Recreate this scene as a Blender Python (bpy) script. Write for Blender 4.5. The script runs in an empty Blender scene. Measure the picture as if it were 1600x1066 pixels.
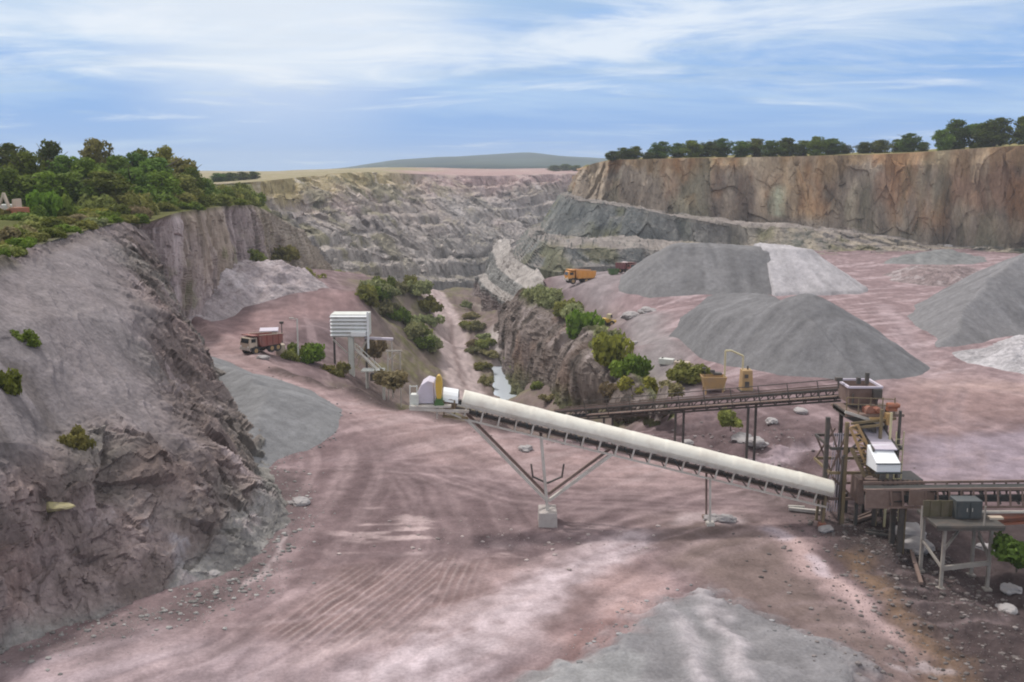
import bpy, math, random
import numpy as np
from mathutils import Vector, Matrix
R = math.radians
rng = np.random.default_rng(7)
random.seed(7)
sc = bpy.context.scene
col = sc.collection

# ------------------------------------------------------------------ camera
H_CAM, PITCH, FOC = 18.0, R(9.66), 1556.0
cam_d = bpy.data.cameras.new('camera'); cam = bpy.data.objects.new('camera', cam_d); col.objects.link(cam)
cam.location = (0, 0, H_CAM); cam.rotation_euler = (R(90) - PITCH, 0, 0)
cam_d.sensor_width = 36; cam_d.lens = 36 * FOC / 1600; cam_d.clip_start = .5; cam_d.clip_end = 30000
sc.camera = cam

def ray(px, py):
    a, b = (px - 800) / FOC, (533 - py) / FOC
    return np.array([a, math.cos(PITCH) + b * math.sin(PITCH), -math.sin(PITCH) + b * math.cos(PITCH)])
def P(px, py, Y):
    d = ray(px, py); return d * (Y / d[1]) + np.array([0, 0, H_CAM])
def G(px, py, z=0.0):
    d = ray(px, py); return d * ((z - H_CAM) / d[2]) + np.array([0, 0, H_CAM])

# ------------------------------------------------------------------ noise
def _h(ix, iy, iz, s):
    n = (ix.astype(np.uint32) * np.uint32(374761393) + iy.astype(np.uint32) * np.uint32(668265263)
         + iz.astype(np.uint32) * np.uint32(2147483647 - 12345) + np.uint32((s * 974711) & 0xffffffff))
    n = (n ^ (n >> np.uint32(13))) * np.uint32(1274126177)
    n = (n ^ (n >> np.uint32(16))) * np.uint32(2246822519)
    return ((n ^ (n >> np.uint32(15))) & np.uint32(0xffffff)).astype(np.float32) / np.float32(0xffffff)
def vnoise(p, s=0):
    f = np.floor(p); t = (p - f).astype(np.float32); i = f.astype(np.int64)
    t = t * t * t * (t * (t * 6 - 15) + 10)
    x, y, z = i[:, 0], i[:, 1], i[:, 2]
    def c(a, b, d): return _h(x + a, y + b, z + d, s)
    tx, ty, tz = t[:, 0], t[:, 1], t[:, 2]
    a = c(0,0,0)*(1-tx)+c(1,0,0)*tx; b = c(0,1,0)*(1-tx)+c(1,1,0)*tx
    e = c(0,0,1)*(1-tx)+c(1,0,1)*tx; g = c(0,1,1)*(1-tx)+c(1,1,1)*tx
    return ((a*(1-ty)+b*ty)*(1-tz) + (e*(1-ty)+g*ty)*tz) * 2 - 1
def fbm(p, scale, oct=4, s=0, stretch=(1,1,1), gain=.5):
    q = np.asarray(p, dtype=np.float64) * (scale * np.array(stretch)); o = np.zeros(len(q), np.float32); a = 1.0; t = 0
    for k in range(oct):
        o += a * vnoise(q + 17.3 * k, s + k); t += a; a *= gain; q = q * 2.03
    return o / t
def ridged(p, scale, oct=4, s=0, stretch=(1,1,1)):
    q = np.asarray(p, dtype=np.float64) * (scale * np.array(stretch)); o = np.zeros(len(q), np.float32); a = 1.0; t = 0
    for k in range(oct):
        o += a * (1 - np.abs(vnoise(q + 9.1 * k, s + k)) * 2); t += a; a *= .5; q = q * 2.07
    return o / t
def cells(p, scale, s=0, stretch=(1,1,1)):
    """random value of the nearest Worley cell, and the edge gap: gives blocky rock"""
    q = np.asarray(p, dtype=np.float64) * (scale * np.array(stretch)); i = np.floor(q).astype(np.int64); f = q - i
    d1 = np.full(len(q), 9., np.float32); d2 = d1.copy(); v = np.zeros(len(q), np.float32)
    for a in (-1,0,1):
        for b in (-1,0,1):
            for c in (-1,0,1):
                x, y, z = i[:,0]+a, i[:,1]+b, i[:,2]+c
                dx = a + _h(x,y,z,s) - f[:,0]; dy = b + _h(x,y,z,s+1) - f[:,1]; dz = c + _h(x,y,z,s+2) - f[:,2]
                d = (dx*dx+dy*dy+dz*dz).astype(np.float32)
                m = d < d1
                d2 = np.where(m, d1, np.minimum(d2, d)); v = np.where(m, _h(x,y,z,s+3), v); d1 = np.where(m, d, d1)
    return v * 2 - 1, np.sqrt(d2) - np.sqrt(d1)
def facets(p, scale, s=0, stretch=(1,1,1)):
    """broken rock: every Worley cell is a tilted plane with its own step"""
    q = np.asarray(p, dtype=np.float64) * (scale * np.array(stretch)); q = q + .09*np.stack([vnoise(q*1.7+k*31.7, s+k) for k in range(3)],1)
    i = np.floor(q).astype(np.int64); f = q - i
    d1 = np.full(len(q), 9., np.float32); o = np.zeros(len(q), np.float32)
    for a in (-1,0,1):
        for b in (-1,0,1):
            for c in (-1,0,1):
                x, y, z = i[:,0]+a, i[:,1]+b, i[:,2]+c
                dx = a + _h(x,y,z,s) - f[:,0]; dy = b + _h(x,y,z,s+1) - f[:,1]; dz = c + _h(x,y,z,s+2) - f[:,2]
                d = (dx*dx+dy*dy+dz*dz).astype(np.float32); m = d < d1
                pl = (_h(x,y,z,s+3)-.5) - 1.1*((_h(x,y,z,s+4)-.5)*dx + (_h(x,y,z,s+5)-.5)*dy + (_h(x,y,z,s+6)-.5)*dz)*2
                o = np.where(m, pl, o); d1 = np.where(m, d, d1)
    return o.astype(np.float32)
def sstep(x, a, b):
    t = np.clip((x - a) / (b - a), 0, 1); return t * t * (3 - 2 * t)
def mixc(c, d, m):
    return c * (1 - m[:, None]) + np.asarray(d, np.float32)[None] * m[:, None]
def poly_sd(x, y, poly):
    """signed distance, positive inside"""
    n = len(poly); dmin = np.full(len(x), 1e9); ins = np.zeros(len(x), bool)
    for k in range(n):
        ax, ay = poly[k]; bx, by = poly[(k+1) % n]
        ex, ey = bx-ax, by-ay
        t = np.clip(((x-ax)*ex+(y-ay)*ey)/(ex*ex+ey*ey+1e-9), 0, 1)
        dmin = np.minimum(dmin, np.hypot(x-ax-t*ex, y-ay-t*ey))
        c = ((ay > y) != (by > y)) & (x < (bx-ax)*(y-ay)/((by-ay) if abs(by-ay) > 1e-9 else 1e-9)+ax)
        ins ^= c
    return np.where(ins, dmin, -dmin)
def poly_arc(x, y, poly):
    n = len(poly); dmin = np.full(len(x), 1e9); o = np.zeros(len(x)); acc = 0
    for k in range(n):
        ax, ay = poly[k]; bx, by = poly[(k+1) % n]; ex, ey = bx-ax, by-ay; l = math.hypot(ex, ey)
        t = np.clip(((x-ax)*ex+(y-ay)*ey)/(l*l+1e-9), 0, 1); d = np.hypot(x-ax-t*ex, y-ay-t*ey); m = d < dmin
        o = np.where(m, acc+t*l, o); dmin = np.where(m, d, dmin); acc += l
    return o
def line_d(x, y, pts):
    dmin = np.full(len(x), 1e9)
    for (ax, ay), (bx, by) in zip(pts[:-1], pts[1:]):
        ex, ey = bx-ax, by-ay
        t = np.clip(((x-ax)*ex+(y-ay)*ey)/(ex*ex+ey*ey+1e-9), 0, 1)
        dmin = np.minimum(dmin, np.hypot(x-ax-t*ex, y-ay-t*ey))
    return dmin
def gp(pts, z=0.0):
    return [tuple(G(a, b, z)[:2]) for a, b in pts]

def cr_resample(pts, n, smooth=True):
    """resample a polyline (k,3) to n points"""
    pts = np.asarray(pts, float); k = len(pts)
    t = np.linspace(0, k-1, n); i = np.clip(np.floor(t).astype(int), 0, k-2); f = (t-i)[:, None]
    p1, p2 = pts[i], pts[i+1]
    if not smooth: return p1*(1-f)+p2*f
    p0, p3 = pts[np.maximum(i-1,0)], pts[np.minimum(i+2,k-1)]
    m1, m2 = (p2-p0)*.35, (p3-p1)*.35
    return (2*f**3-3*f**2+1)*p1+(f**3-2*f**2+f)*m1+(-2*f**3+3*f**2)*p2+(f**3-f**2)*m2
# ------------------------------------------------------------------ materials
def nmat(name):
    m = bpy.data.materials.new(name); m.use_nodes = True; nt = m.node_tree
    return m, nt, nt.nodes['Principled BSDF'], nt.nodes['Material Output']
def node(nt, t, **kw):
    n = nt.nodes.new(t)
    for k, v in kw.items():
        if k in n.inputs: n.inputs[k].default_value = v
        else: setattr(n, k, v)
    return n
def earth_mat(name, s1, s2, bump, dist, contrast=.5, stretch=(1,1,1), crack=0.0, crack_scale=1.0):
    """surface whose colour comes from the mesh's own colour layer, broken up by noise at two scales"""
    m, nt, b, out = nmat(name); L = nt.links.new
    geo = node(nt, 'ShaderNodeNewGeometry'); at = node(nt, 'ShaderNodeAttribute', attribute_name='Col')
    mp = node(nt, 'ShaderNodeMapping'); mp.inputs['Scale'].default_value = stretch; L(geo.outputs['Position'], mp.inputs['Vector'])
    n1 = node(nt, 'ShaderNodeTexNoise', Scale=s1, Detail=6.0, Roughness=.65); L(mp.outputs[0], n1.inputs['Vector'])
    n2 = node(nt, 'ShaderNodeTexNoise', Scale=s2, Detail=5.0, Roughness=.7); L(mp.outputs[0], n2.inputs['Vector'])
    r1 = node(nt, 'ShaderNodeMapRange'); r1.inputs['From Min'].default_value = .3; r1.inputs['From Max'].default_value = .7
    r1.inputs['To Min'].default_value = 1 - contrast * .5; r1.inputs['To Max'].default_value = 1 + contrast * .5; L(n1.outputs['Fac'], r1.inputs['Value'])
    r2 = node(nt, 'ShaderNodeMapRange'); r2.inputs['From Min'].default_value = .3; r2.inputs['From Max'].default_value = .7
    r2.inputs['To Min'].default_value = 1 - contrast * .5; r2.inputs['To Max'].default_value = 1 + contrast * .5; L(n2.outputs['Fac'], r2.inputs['Value'])
    mu = node(nt, 'ShaderNodeMath', operation='MULTIPLY'); L(r1.outputs[0], mu.inputs[0]); L(r2.outputs[0], mu.inputs[1])
    vm = node(nt, 'ShaderNodeVectorMath', operation='SCALE'); L(at.outputs['Color'], vm.inputs[0]); L(mu.outputs[0], vm.inputs['Scale'])
    L(vm.outputs[0], b.inputs['Base Color'])
    b.inputs['Roughness'].default_value = 1.0; b.inputs['Specular IOR Level'].default_value = 0.0
    ad = node(nt, 'ShaderNodeMath', operation='ADD'); L(n1.outputs['Fac'], ad.inputs[0])
    m2 = node(nt, 'ShaderNodeMath', operation='MULTIPLY'); L(n2.outputs['Fac'], m2.inputs[0]); m2.inputs[1].default_value = .4; L(m2.outputs[0], ad.inputs[1])
    h = ad
    if crack:
        vo = node(nt, 'ShaderNodeTexVoronoi', Scale=crack_scale); vo.feature = 'F1'; L(mp.outputs[0], vo.inputs['Vector'])
        mm = node(nt, 'ShaderNodeMath', operation='MULTIPLY'); L(vo.outputs['Distance'], mm.inputs[0]); mm.inputs[1].default_value = -crack
        h = node(nt, 'ShaderNodeMath', operation='ADD'); L(ad.outputs[0], h.inputs[0]); L(mm.outputs[0], h.inputs[1])
    bp = node(nt, 'ShaderNodeBump', Strength=bump, Distance=dist); L(h.outputs[0], bp.inputs['Height']); L(bp.outputs[0], b.inputs['Normal'])
    return m
def paint(name, c, rough=.55, metal=0.0, dirt=.35, dirt_col=(.22,.17,.15), scale=1.6):
    m, nt, b, out = nmat(name); L = nt.links.new
    tc = node(nt, 'ShaderNodeTexCoord'); n = node(nt, 'ShaderNodeTexNoise', Scale=scale, Detail=7.0, Roughness=.7); L(tc.outputs['Object'], n.inputs['Vector'])
    r = node(nt, 'ShaderNodeMapRange'); r.inputs['From Min'].default_value = .45; r.inputs['From Max'].default_value = .75; r.inputs['To Max'].default_value = dirt * 1.6
    L(n.outputs['Fac'], r.inputs['Value'])
    mx = node(nt, 'ShaderNodeMix', data_type='RGBA'); mx.inputs['A'].default_value = (*c, 1); mx.inputs['B'].default_value = (*dirt_col, 1)
    L(r.outputs[0], mx.inputs['Factor']); L(mx.outputs['Result'], b.inputs['Base Color'])
    b.inputs['Roughness'].default_value = rough; b.inputs['Metallic'].default_value = metal
    bp = node(nt, 'ShaderNodeBump', Strength=.25, Distance=.02); L(n.outputs['Fac'], bp.inputs['Height']); L(bp.outputs[0], b.inputs['Normal'])
    return m
def leaf_mat(name):
    m, nt, b, out = nmat(name); L = nt.links.new
    at = node(nt, 'ShaderNodeAttribute', attribute_name='Col'); oi = node(nt, 'ShaderNodeObjectInfo')
    hs = node(nt, 'ShaderNodeHueSaturation'); L(at.outputs['Color'], hs.inputs['Color'])
    a = node(nt, 'ShaderNodeMapRange'); a.inputs['To Min'].default_value = .47; a.inputs['To Max'].default_value = .53; L(oi.outputs['Random'], a.inputs['Value']); L(a.outputs[0], hs.inputs['Hue'])
    v = node(nt, 'ShaderNodeMapRange'); v.inputs['To Min'].default_value = .75; v.inputs['To Max'].default_value = 1.25; L(oi.outputs['Random'], v.inputs['Value']); L(v.outputs[0], hs.inputs['Value'])
    L(hs.outputs['Color'], b.inputs['Base Color']); b.inputs['Roughness'].default_value = .8; b.inputs['Specular IOR Level'].default_value = .2
    tr = node(nt, 'ShaderNodeBsdfTranslucent'); L(hs.outputs['Color'], tr.inputs['Color'])
    mx = node(nt, 'ShaderNodeMixShader'); mx.inputs[0].default_value = .3; L(b.outputs[0], mx.inputs[1]); L(tr.outputs[0], mx.inputs[2]); L(mx.outputs[0], out.inputs['Surface'])
    return m

M = dict(
    ground=earth_mat('dusty_earth', .5, 7.0, .7, .10, .40),
    rock=earth_mat('rough_rock', .55, 4.5, .75, .35, .5, (1,1,.5), .25, 1.1),
    wall=earth_mat('quarried_face', .35, 2.2, .9, .6, .5, (1,1,.3), .5, .5),
    gravel=earth_mat('crushed_stone', 1.6, 9.0, .8, .12, .32),
    rubble=earth_mat('broken_rubble', .8, 3.0, 1.0, .4, .5, (1,1,1), .8, 1.3),
    far=earth_mat('distant_land', .02, .12, .2, .5, .5),
    leaf=leaf_mat('leaves'), bark=paint('bark', (.08,.065,.05), .9, dirt=.3),
    cream=paint('cream_sheet', (.74,.71,.63), .5, dirt=.5, dirt_col=(.52,.46,.40), scale=1.1),
    pale=paint('pale_steel', (.50,.47,.43), .55, dirt=.45, dirt_col=(.3,.23,.19)),
    white=paint('white_sheet', (.82,.84,.86), .4, dirt=.12, dirt_col=(.55,.53,.52)),
    offwhite=paint('aged_white_paint', (.62,.64,.60), .5, dirt=.4, dirt_col=(.4,.36,.33)),
    lilac=paint('pale_dusty_panel', (.55,.50,.58), .6, dirt=.3, dirt_col=(.4,.35,.36)),
    dark=paint('dark_rubber', (.03,.03,.03), .8, dirt=.4, dirt_col=(.12,.10,.09)),
    steel=paint('grimy_dark_steel', (.075,.07,.065), .6, .2, dirt=.5, dirt_col=(.16,.12,.1)),
    rust=paint('rusty_brown_steel', (.17,.115,.095), .75, dirt=.5, dirt_col=(.27,.20,.18)),
    redrust=paint('red_oxide_beam', (.28,.10,.06), .7, dirt=.4),
    ochre=paint('faded_ochre_steel', (.20,.15,.08), .7, dirt=.6, dirt_col=(.12,.095,.08)),
    yellow=paint('yellow_guard', (.62,.40,.06), .5, dirt=.3, dirt_col=(.25,.2,.08)),
    tan=paint('dusty_yellow_machine', (.42,.27,.12), .6, dirt=.5, dirt_col=(.3,.22,.16)),
    cyellow=paint('pale_yellow_pipe', (.62,.55,.33), .5, dirt=.25),
    orange=paint('orange_paint', (.70,.32,.07), .45, dirt=.25),
    dorange=paint('burnt_orange_paint', (.36,.12,.06), .6, dirt=.45),
    red=paint('dull_red_paint', (.27,.09,.075), .6, dirt=.45),
    maroon=paint('dark_red_paint', (.16,.05,.06), .6, dirt=.4),
    ccab=paint('cream_cab_paint', (.52,.43,.34), .5, dirt=.3),
    green=paint('green_paint', (.06,.13,.04), .6, dirt=.3),
    glass=paint('dark_glass', (.02,.025,.03), .15, dirt=.2),
    weathered=paint('weathered_grey_steel', (.31,.28,.25), .65, dirt=.55, dirt_col=(.16,.13,.12)),
    concrete=paint('concrete', (.42,.38,.36), .9, dirt=.5, dirt_col=(.3,.25,.24), scale=2.5),
    greyblue=paint('grey_blue_cabinet', (.05,.058,.062), .55, dirt=.5, dirt_col=(.1,.09,.08)),
    stone=paint('pale_boulder', (.33,.31,.31), .95, dirt=.5, dirt_col=(.3,.26,.26), scale=1.2),
    ystone=paint('yellow_stained_rock', (.36,.32,.17), .95, dirt=.7, dirt_col=(.2,.17,.14), scale=2.5),
)
mw, nt, b, out = nmat('pool_water'); M['water'] = mw
b.inputs['Base Color'].default_value = (.55,.60,.66,1); b.inputs['Roughness'].default_value = .12
nn = node(nt, 'ShaderNodeTexNoise', Scale=1.5, Detail=3.0); bp = node(nt, 'ShaderNodeBump', Strength=.1, Distance=.05)
nt.links.new(nn.outputs['Fac'], bp.inputs['Height']); nt.links.new(bp.outputs[0], b.inputs['Normal'])

# ------------------------------------------------------------------ mesh helpers
def mesh_np(name, V, F, C=None, smooth=True):
    V = np.asarray(V, np.float32); F = np.asarray(F, np.int32); k = F.shape[1]
    me = bpy.data.meshes.new(name)
    me.vertices.add(len(V)); me.vertices.foreach_set('co', V.ravel())
    me.loops.add(F.size); me.loops.foreach_set('vertex_index', F.ravel())
    me.polygons.add(len(F)); me.polygons.foreach_set('loop_start', np.arange(len(F), dtype=np.int32) * k)
    me.polygons.foreach_set('loop_total', np.full(len(F), k, np.int32))
    me.polygons.foreach_set('use_smooth', np.full(len(F), smooth))
    me.update(calc_edges=True)
    if C is not None:
        ca = me.color_attributes.new('Col', 'FLOAT_COLOR', 'POINT')
        c4 = np.ones((len(V), 4), np.float32); c4[:, :3] = np.clip(C, 0, 1); ca.data.foreach_set('color', c4.ravel())
    me.validate()
    return me
def link(name, me, mat, parent=None):
    o = bpy.data.objects.new(name, me); col.objects.link(o)
    if mat is not None and me is not None and not me.materials: me.materials.append(mat)
    if parent is not None: o.parent = parent
    return o
def tag(o, label=None, cat=None, group=None, kind=None):
    if label: o['label'] = label
    if cat: o['category'] = cat
    if group: o['group'] = group
    if kind: o['kind'] = kind
    return o
def thing(name, label, cat, loc, rz=0.0, group=None):
    o = bpy.data.objects.new(name, None); col.objects.link(o); o.location = loc; o.rotation_euler = (0, 0, rz)
    o.empty_display_size = .3
    return tag(o, label, cat, group)
def grid_faces(nv, nu):
    i = np.arange((nv-1)*(nu-1)); r = i // (nu-1); c = i % (nu-1); a = r*nu+c
    return np.stack([a, a+nu, a+nu+1, a+1], 1)
class MB:
    def __init__(s): s.v = []; s.f = []
    def add(s, vs, fs):
        n = len(s.v); s.v += [tuple(map(float, v)) for v in vs]; s.f += [tuple(n+i for i in f) for f in fs]; return s
    def box(s, c, size, rot=None, taper=1.0, bev=0.0):
        x, y, z = (k/2 for k in size); vs = []
        for sz in (-1, 1):
            t = taper if sz > 0 else 1
            for sx, sy in ((-1,-1),(1,-1),(1,1),(-1,1)): vs.append(Vector((sx*x*t, sy*y*t, sz*z)))
        if rot is not None: vs = [rot @ v for v in vs]
        return s.add([(v.x+c[0], v.y+c[1], v.z+c[2]) for v in vs], [(3,2,1,0),(4,5,6,7),(0,1,5,4),(1,2,6,5),(2,3,7,6),(3,0,4,7)])
    def bar(s, p, q, w, h=None, up=(0,0,1)):
        p, q = Vector(p), Vector(q); d = (q-p).normalized(); u = Vector(up)
        if abs(d.dot(u)) > .98: u = Vector((0,1,0))
        a = d.cross(u).normalized()*w/2; e = a.normalized().cross(d).normalized()*(h or w)/2
        return s.add([p-a-e,p+a-e,p+a+e,p-a+e,q-a-e,q+a-e,q+a+e,q-a+e], [(3,2,1,0),(4,5,6,7),(0,1,5,4),(1,2,6,5),(2,3,7,6),(3,0,4,7)])
    def cyl(s, p, q, r0, r1=None, n=12):
        p, q = Vector(p), Vector(q); r1 = r0 if r1 is None else r1; d = (q-p).normalized()
        u = Vector((0,0,1)) if abs(d.z) < .9 else Vector((1,0,0)); a = d.cross(u).normalized(); e = d.cross(a)
        vs = [c + (a*math.cos(t*2*math.pi/n)+e*math.sin(t*2*math.pi/n))*r for c, r in ((p,r0),(q,r1)) for t in range(n)]
        return s.add(vs, [(t,(t+1)%n,n+(t+1)%n,n+t) for t in range(n)] + [tuple(range(n))[::-1], tuple(range(n,2*n))])
    def prism(s, poly, y0, y1):
        """outline in x,z swept along y"""
        n = len(poly); vs = [(x,y0,z) for x,z in poly] + [(x,y1,z) for x,z in poly]
        return s.add(vs, [(t,(t+1)%n,n+(t+1)%n,n+t) for t in range(n)] + [tuple(range(n))[::-1], tuple(range(n,2*n))])
    def build(s, name, mat, parent=None, off=None, smooth=False, bevel=0.0):
        me = bpy.data.meshes.new(name)
        o = np.zeros(3) if off is None else np.array(off)
        me.from_pydata([tuple(np.array(v)-o) for v in s.v], [], s.f)
        import bmesh
        bm = bmesh.new(); bm.from_mesh(me); bmesh.ops.recalc_face_normals(bm, faces=bm.faces); bm.to_mesh(me); bm.free()
        if smooth:
            me.polygons.foreach_set('use_smooth', np.full(len(me.polygons), True))
        ob = link(name, me, mat, parent)
        if bevel:
            md = ob.modifiers.new('bevel', 'BEVEL'); md.width = bevel; md.segments = 2; md.limit_method = 'ANGLE'
        return ob
def copy_tree(o, parent=None):
    c = o.copy(); col.objects.link(c)
    if parent is not None: c.parent = parent
    for ch in [k for k in bpy.data.objects if k.parent == o]: copy_tree(ch, c)
    return c

def loft_grid(rows, nu, nvs, world=False):
    R_ = [cr_resample([p if world else P(*p) for p in r], nu) for r in rows]
    out = []; vv = []
    for k in range(len(R_)-1):
        n = nvs[k]
        for j in range(n + (1 if k == len(R_)-2 else 0)):
            t = j/n; out.append(R_[k]*(1-t)+R_[k+1]*t); vv.append(k+t)
    return np.array(out), np.array(vv)          # (nv,nu,3)
def skirt(rows, dpx):
    return list(rows) + [[(a, b_+dpx, q) for a, b_, q in rows[-1]]]
def grid_normals(g):
    du = np.gradient(g, axis=1); dv = np.gradient(g, axis=0); n = np.cross(dv, du)
    n /= np.linalg.norm(n, axis=2, keepdims=True) + 1e-9
    return n
def orient(n, g):
    """normals towards the open air (up or towards the camera side)"""
    c = np.array([0,0,H_CAM]) - g; s = np.sign((n*c).sum(2, keepdims=True)); s[s==0] = 1
    return n*s
surf = {}
def sheet(name, g, C, mat, key=None, smooth=True):
    nv, nu = g.shape[:2]
    me = mesh_np(name, g.reshape(-1,3), grid_faces(nv, nu), C, smooth)
    o = link(name, me, mat); tag(o, kind='structure')
    if key: surf[key] = g.reshape(-1,3)
    return o
def zat(key, x, y):
    V = surf[key]; d = (V[:,0]-x)**2+(V[:,1]-y)**2; return float(V[np.argmin(d), 2])

# ------------------------------------------------------------------ world + sun
SUN_AZ, SUN_EL = R(-50), R(56)         # azimuth from +Y towards +X
w = bpy.data.worlds.new('World'); sc.world = w; w.use_nodes = True; nt = w.node_tree; L = nt.links.new
for n in list(nt.nodes): nt.nodes.remove(n)
out = node(nt, 'ShaderNodeOutputWorld')
sky = node(nt, 'ShaderNodeTexSky'); sky.sky_type = 'NISHITA'; sky.sun_disc = False; sky.sun_elevation = SUN_EL; sky.sun_rotation = SUN_AZ
bg1 = node(nt, 'ShaderNodeBackground', Strength=.13); L(sky.outputs[0], bg1.inputs['Color'])
tc = node(nt, 'ShaderNodeTexCoord'); sx = node(nt, 'ShaderNodeSeparateXYZ'); L(tc.outputs['Generated'], sx.inputs[0])
zz = node(nt, 'ShaderNodeMath', operation='MAXIMUM'); L(sx.outputs['Z'], zz.inputs[0]); zz.inputs[1].default_value = 0
za = node(nt, 'ShaderNodeMath', operation='ADD'); L(zz.outputs[0], za.inputs[0]); za.inputs[1].default_value = .10
dx = node(nt, 'ShaderNodeMath', operation='DIVIDE'); L(sx.outputs['X'], dx.inputs[0]); L(za.outputs[0], dx.inputs[1])
dy = node(nt, 'ShaderNodeMath', operation='DIVIDE'); L(sx.outputs['Y'], dy.inputs[0]); L(za.outputs[0], dy.inputs[1])
cb = node(nt, 'ShaderNodeCombineXYZ'); L(dx.outputs[0], cb.inputs[0]); L(dy.outputs[0], cb.inputs[1])
def cloud(scale, lo, hi, stretch, offs, detail=7.0, rough=.55, dist=.8):
    mp = node(nt, 'ShaderNodeMapping'); mp.inputs['Scale'].default_value = stretch; mp.inputs['Location'].default_value = offs; L(cb.outputs[0], mp.inputs['Vector'])
    n = node(nt, 'ShaderNodeTexNoise', Scale=scale, Detail=detail, Roughness=rough, Distortion=dist); L(mp.outputs[0], n.inputs['Vector'])
    r = node(nt, 'ShaderNodeMapRange', interpolation_type='SMOOTHSTEP'); r.inputs['From Min'].default_value = lo; r.inputs['From Max'].default_value = hi; sm_ = node(nt, 'ShaderNodeMath', operation='ADD'); L(n.outputs['Fac'], sm_.inputs[0]); L(elv.outputs[0], sm_.inputs[1]); L(sm_.outputs[0], r.inputs['Value'])
    return r.outputs[0]
elv = node(nt, 'ShaderNodeMapRange'); elv.inputs['From Min'].default_value = .045; elv.inputs['From Max'].default_value = .13; elv.inputs['To Min'].default_value = -.12; elv.inputs['To Max'].default_value = .10; L(sx.outputs['Z'], elv.inputs['Value'])
c1 = cloud(.62, .36, .66, (.62,1.0,1), (3.1,1.7,0), 5.0, .55, .5)        # deck
c2 = cloud(1.0, .44, .74, (.8,1.15,1), (9.2,2.3,0), 8.0, .6, .6)       # bright billows
# brighter where the sun stands behind the deck (upper left of the view)
gd = Vector((math.sin(R(-13))*math.cos(R(13)), math.cos(R(-13))*math.cos(R(13)), math.sin(R(13))))
dt = node(nt, 'ShaderNodeVectorMath', operation='DOT_PRODUCT'); L(tc.outputs['Generated'], dt.inputs[0]); dt.inputs[1].default_value = gd
gl = node(nt, 'ShaderNodeMapRange', interpolation_type='SMOOTHSTEP'); gl.inputs['From Min'].default_value = .972; gl.inputs['From Max'].default_value = 1.0; L(dt.outputs['Value'], gl.inputs['Value'])
def mixn(f, a, b):
    m = node(nt, 'ShaderNodeMix', data_type='RGBA')
    if isinstance(f, (int, float)): m.inputs['Factor'].default_value = f
    else: L(f, m.inputs['Factor'])
    for s, k in ((a,'A'),(b,'B')):
        if isinstance(s, tuple): m.inputs[k].default_value = (*s, 1)
        else: L(s, m.inputs[k])
    return m.outputs['Result']
base = mixn(c1, (.215,.43,.83), (.46,.65,.91))
c3 = cloud(1.7, .46, .66, (.6,1.2,1), (1.3,6.1,0), 7.0, .6, .6)
c3m = node(nt, 'ShaderNodeMath', operation='MULTIPLY'); L(c3, c3m.inputs[0]); c3m.inputs[1].default_value = .55
base = mixn(c3m.outputs[0], base, (.42,.58,.80))
base = mixn(c2, base, (.80,.88,.99))
glm = node(nt, 'ShaderNodeMath', operation='MULTIPLY'); L(gl.outputs[0], glm.inputs[0]); glm.inputs[1].default_value = .6
base = mixn(glm.outputs[0], base, (1.0,1.0,1.0))
hz = node(nt, 'ShaderNodeMapRange', interpolation_type='SMOOTHSTEP'); hz.inputs['From Min'].default_value = .0; hz.inputs['From Max'].default_value = .028
hz.inputs['To Min'].default_value = .3; hz.inputs['To Max'].default_value = 0; L(sx.outputs['Z'], hz.inputs['Value'])
base = mixn(hz.outputs[0], base, (.50,.68,.93))
zen = node(nt, 'ShaderNodeMapRange', interpolation_type='SMOOTHSTEP'); zen.inputs['From Min'].default_value = .17; zen.inputs['From Max'].default_value = .45; L(sx.outputs['Z'], zen.inputs['Value'])
base = mixn(zen.outputs[0], base, (1.0,.975,.97))     # the thick bright deck overhead
bg2 = node(nt, 'ShaderNodeBackground', Strength=1.0); L(base, bg2.inputs['Color'])
ms = node(nt, 'ShaderNodeMixShader'); ms.inputs[0].default_value = .94; L(bg1.outputs[0], ms.inputs[1]); L(bg2.outputs[0], ms.inputs[2]); L(ms.outputs[0], out.inputs['Surface'])
sd = bpy.data.lights.new('sun', 'SUN'); sd.energy = 2.8; sd.angle = R(5); sd.color = (1,.96,.90)
so = bpy.data.objects.new('sun', sd); col.objects.link(so)
sv = Vector((math.sin(SUN_AZ)*math.cos(SUN_EL), math.cos(SUN_AZ)*math.cos(SUN_EL), math.sin(SUN_EL)))
so.rotation_euler = sv.to_track_quat('Z', 'Y').to_euler(); so.location = (-60, 40, 90)

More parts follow.
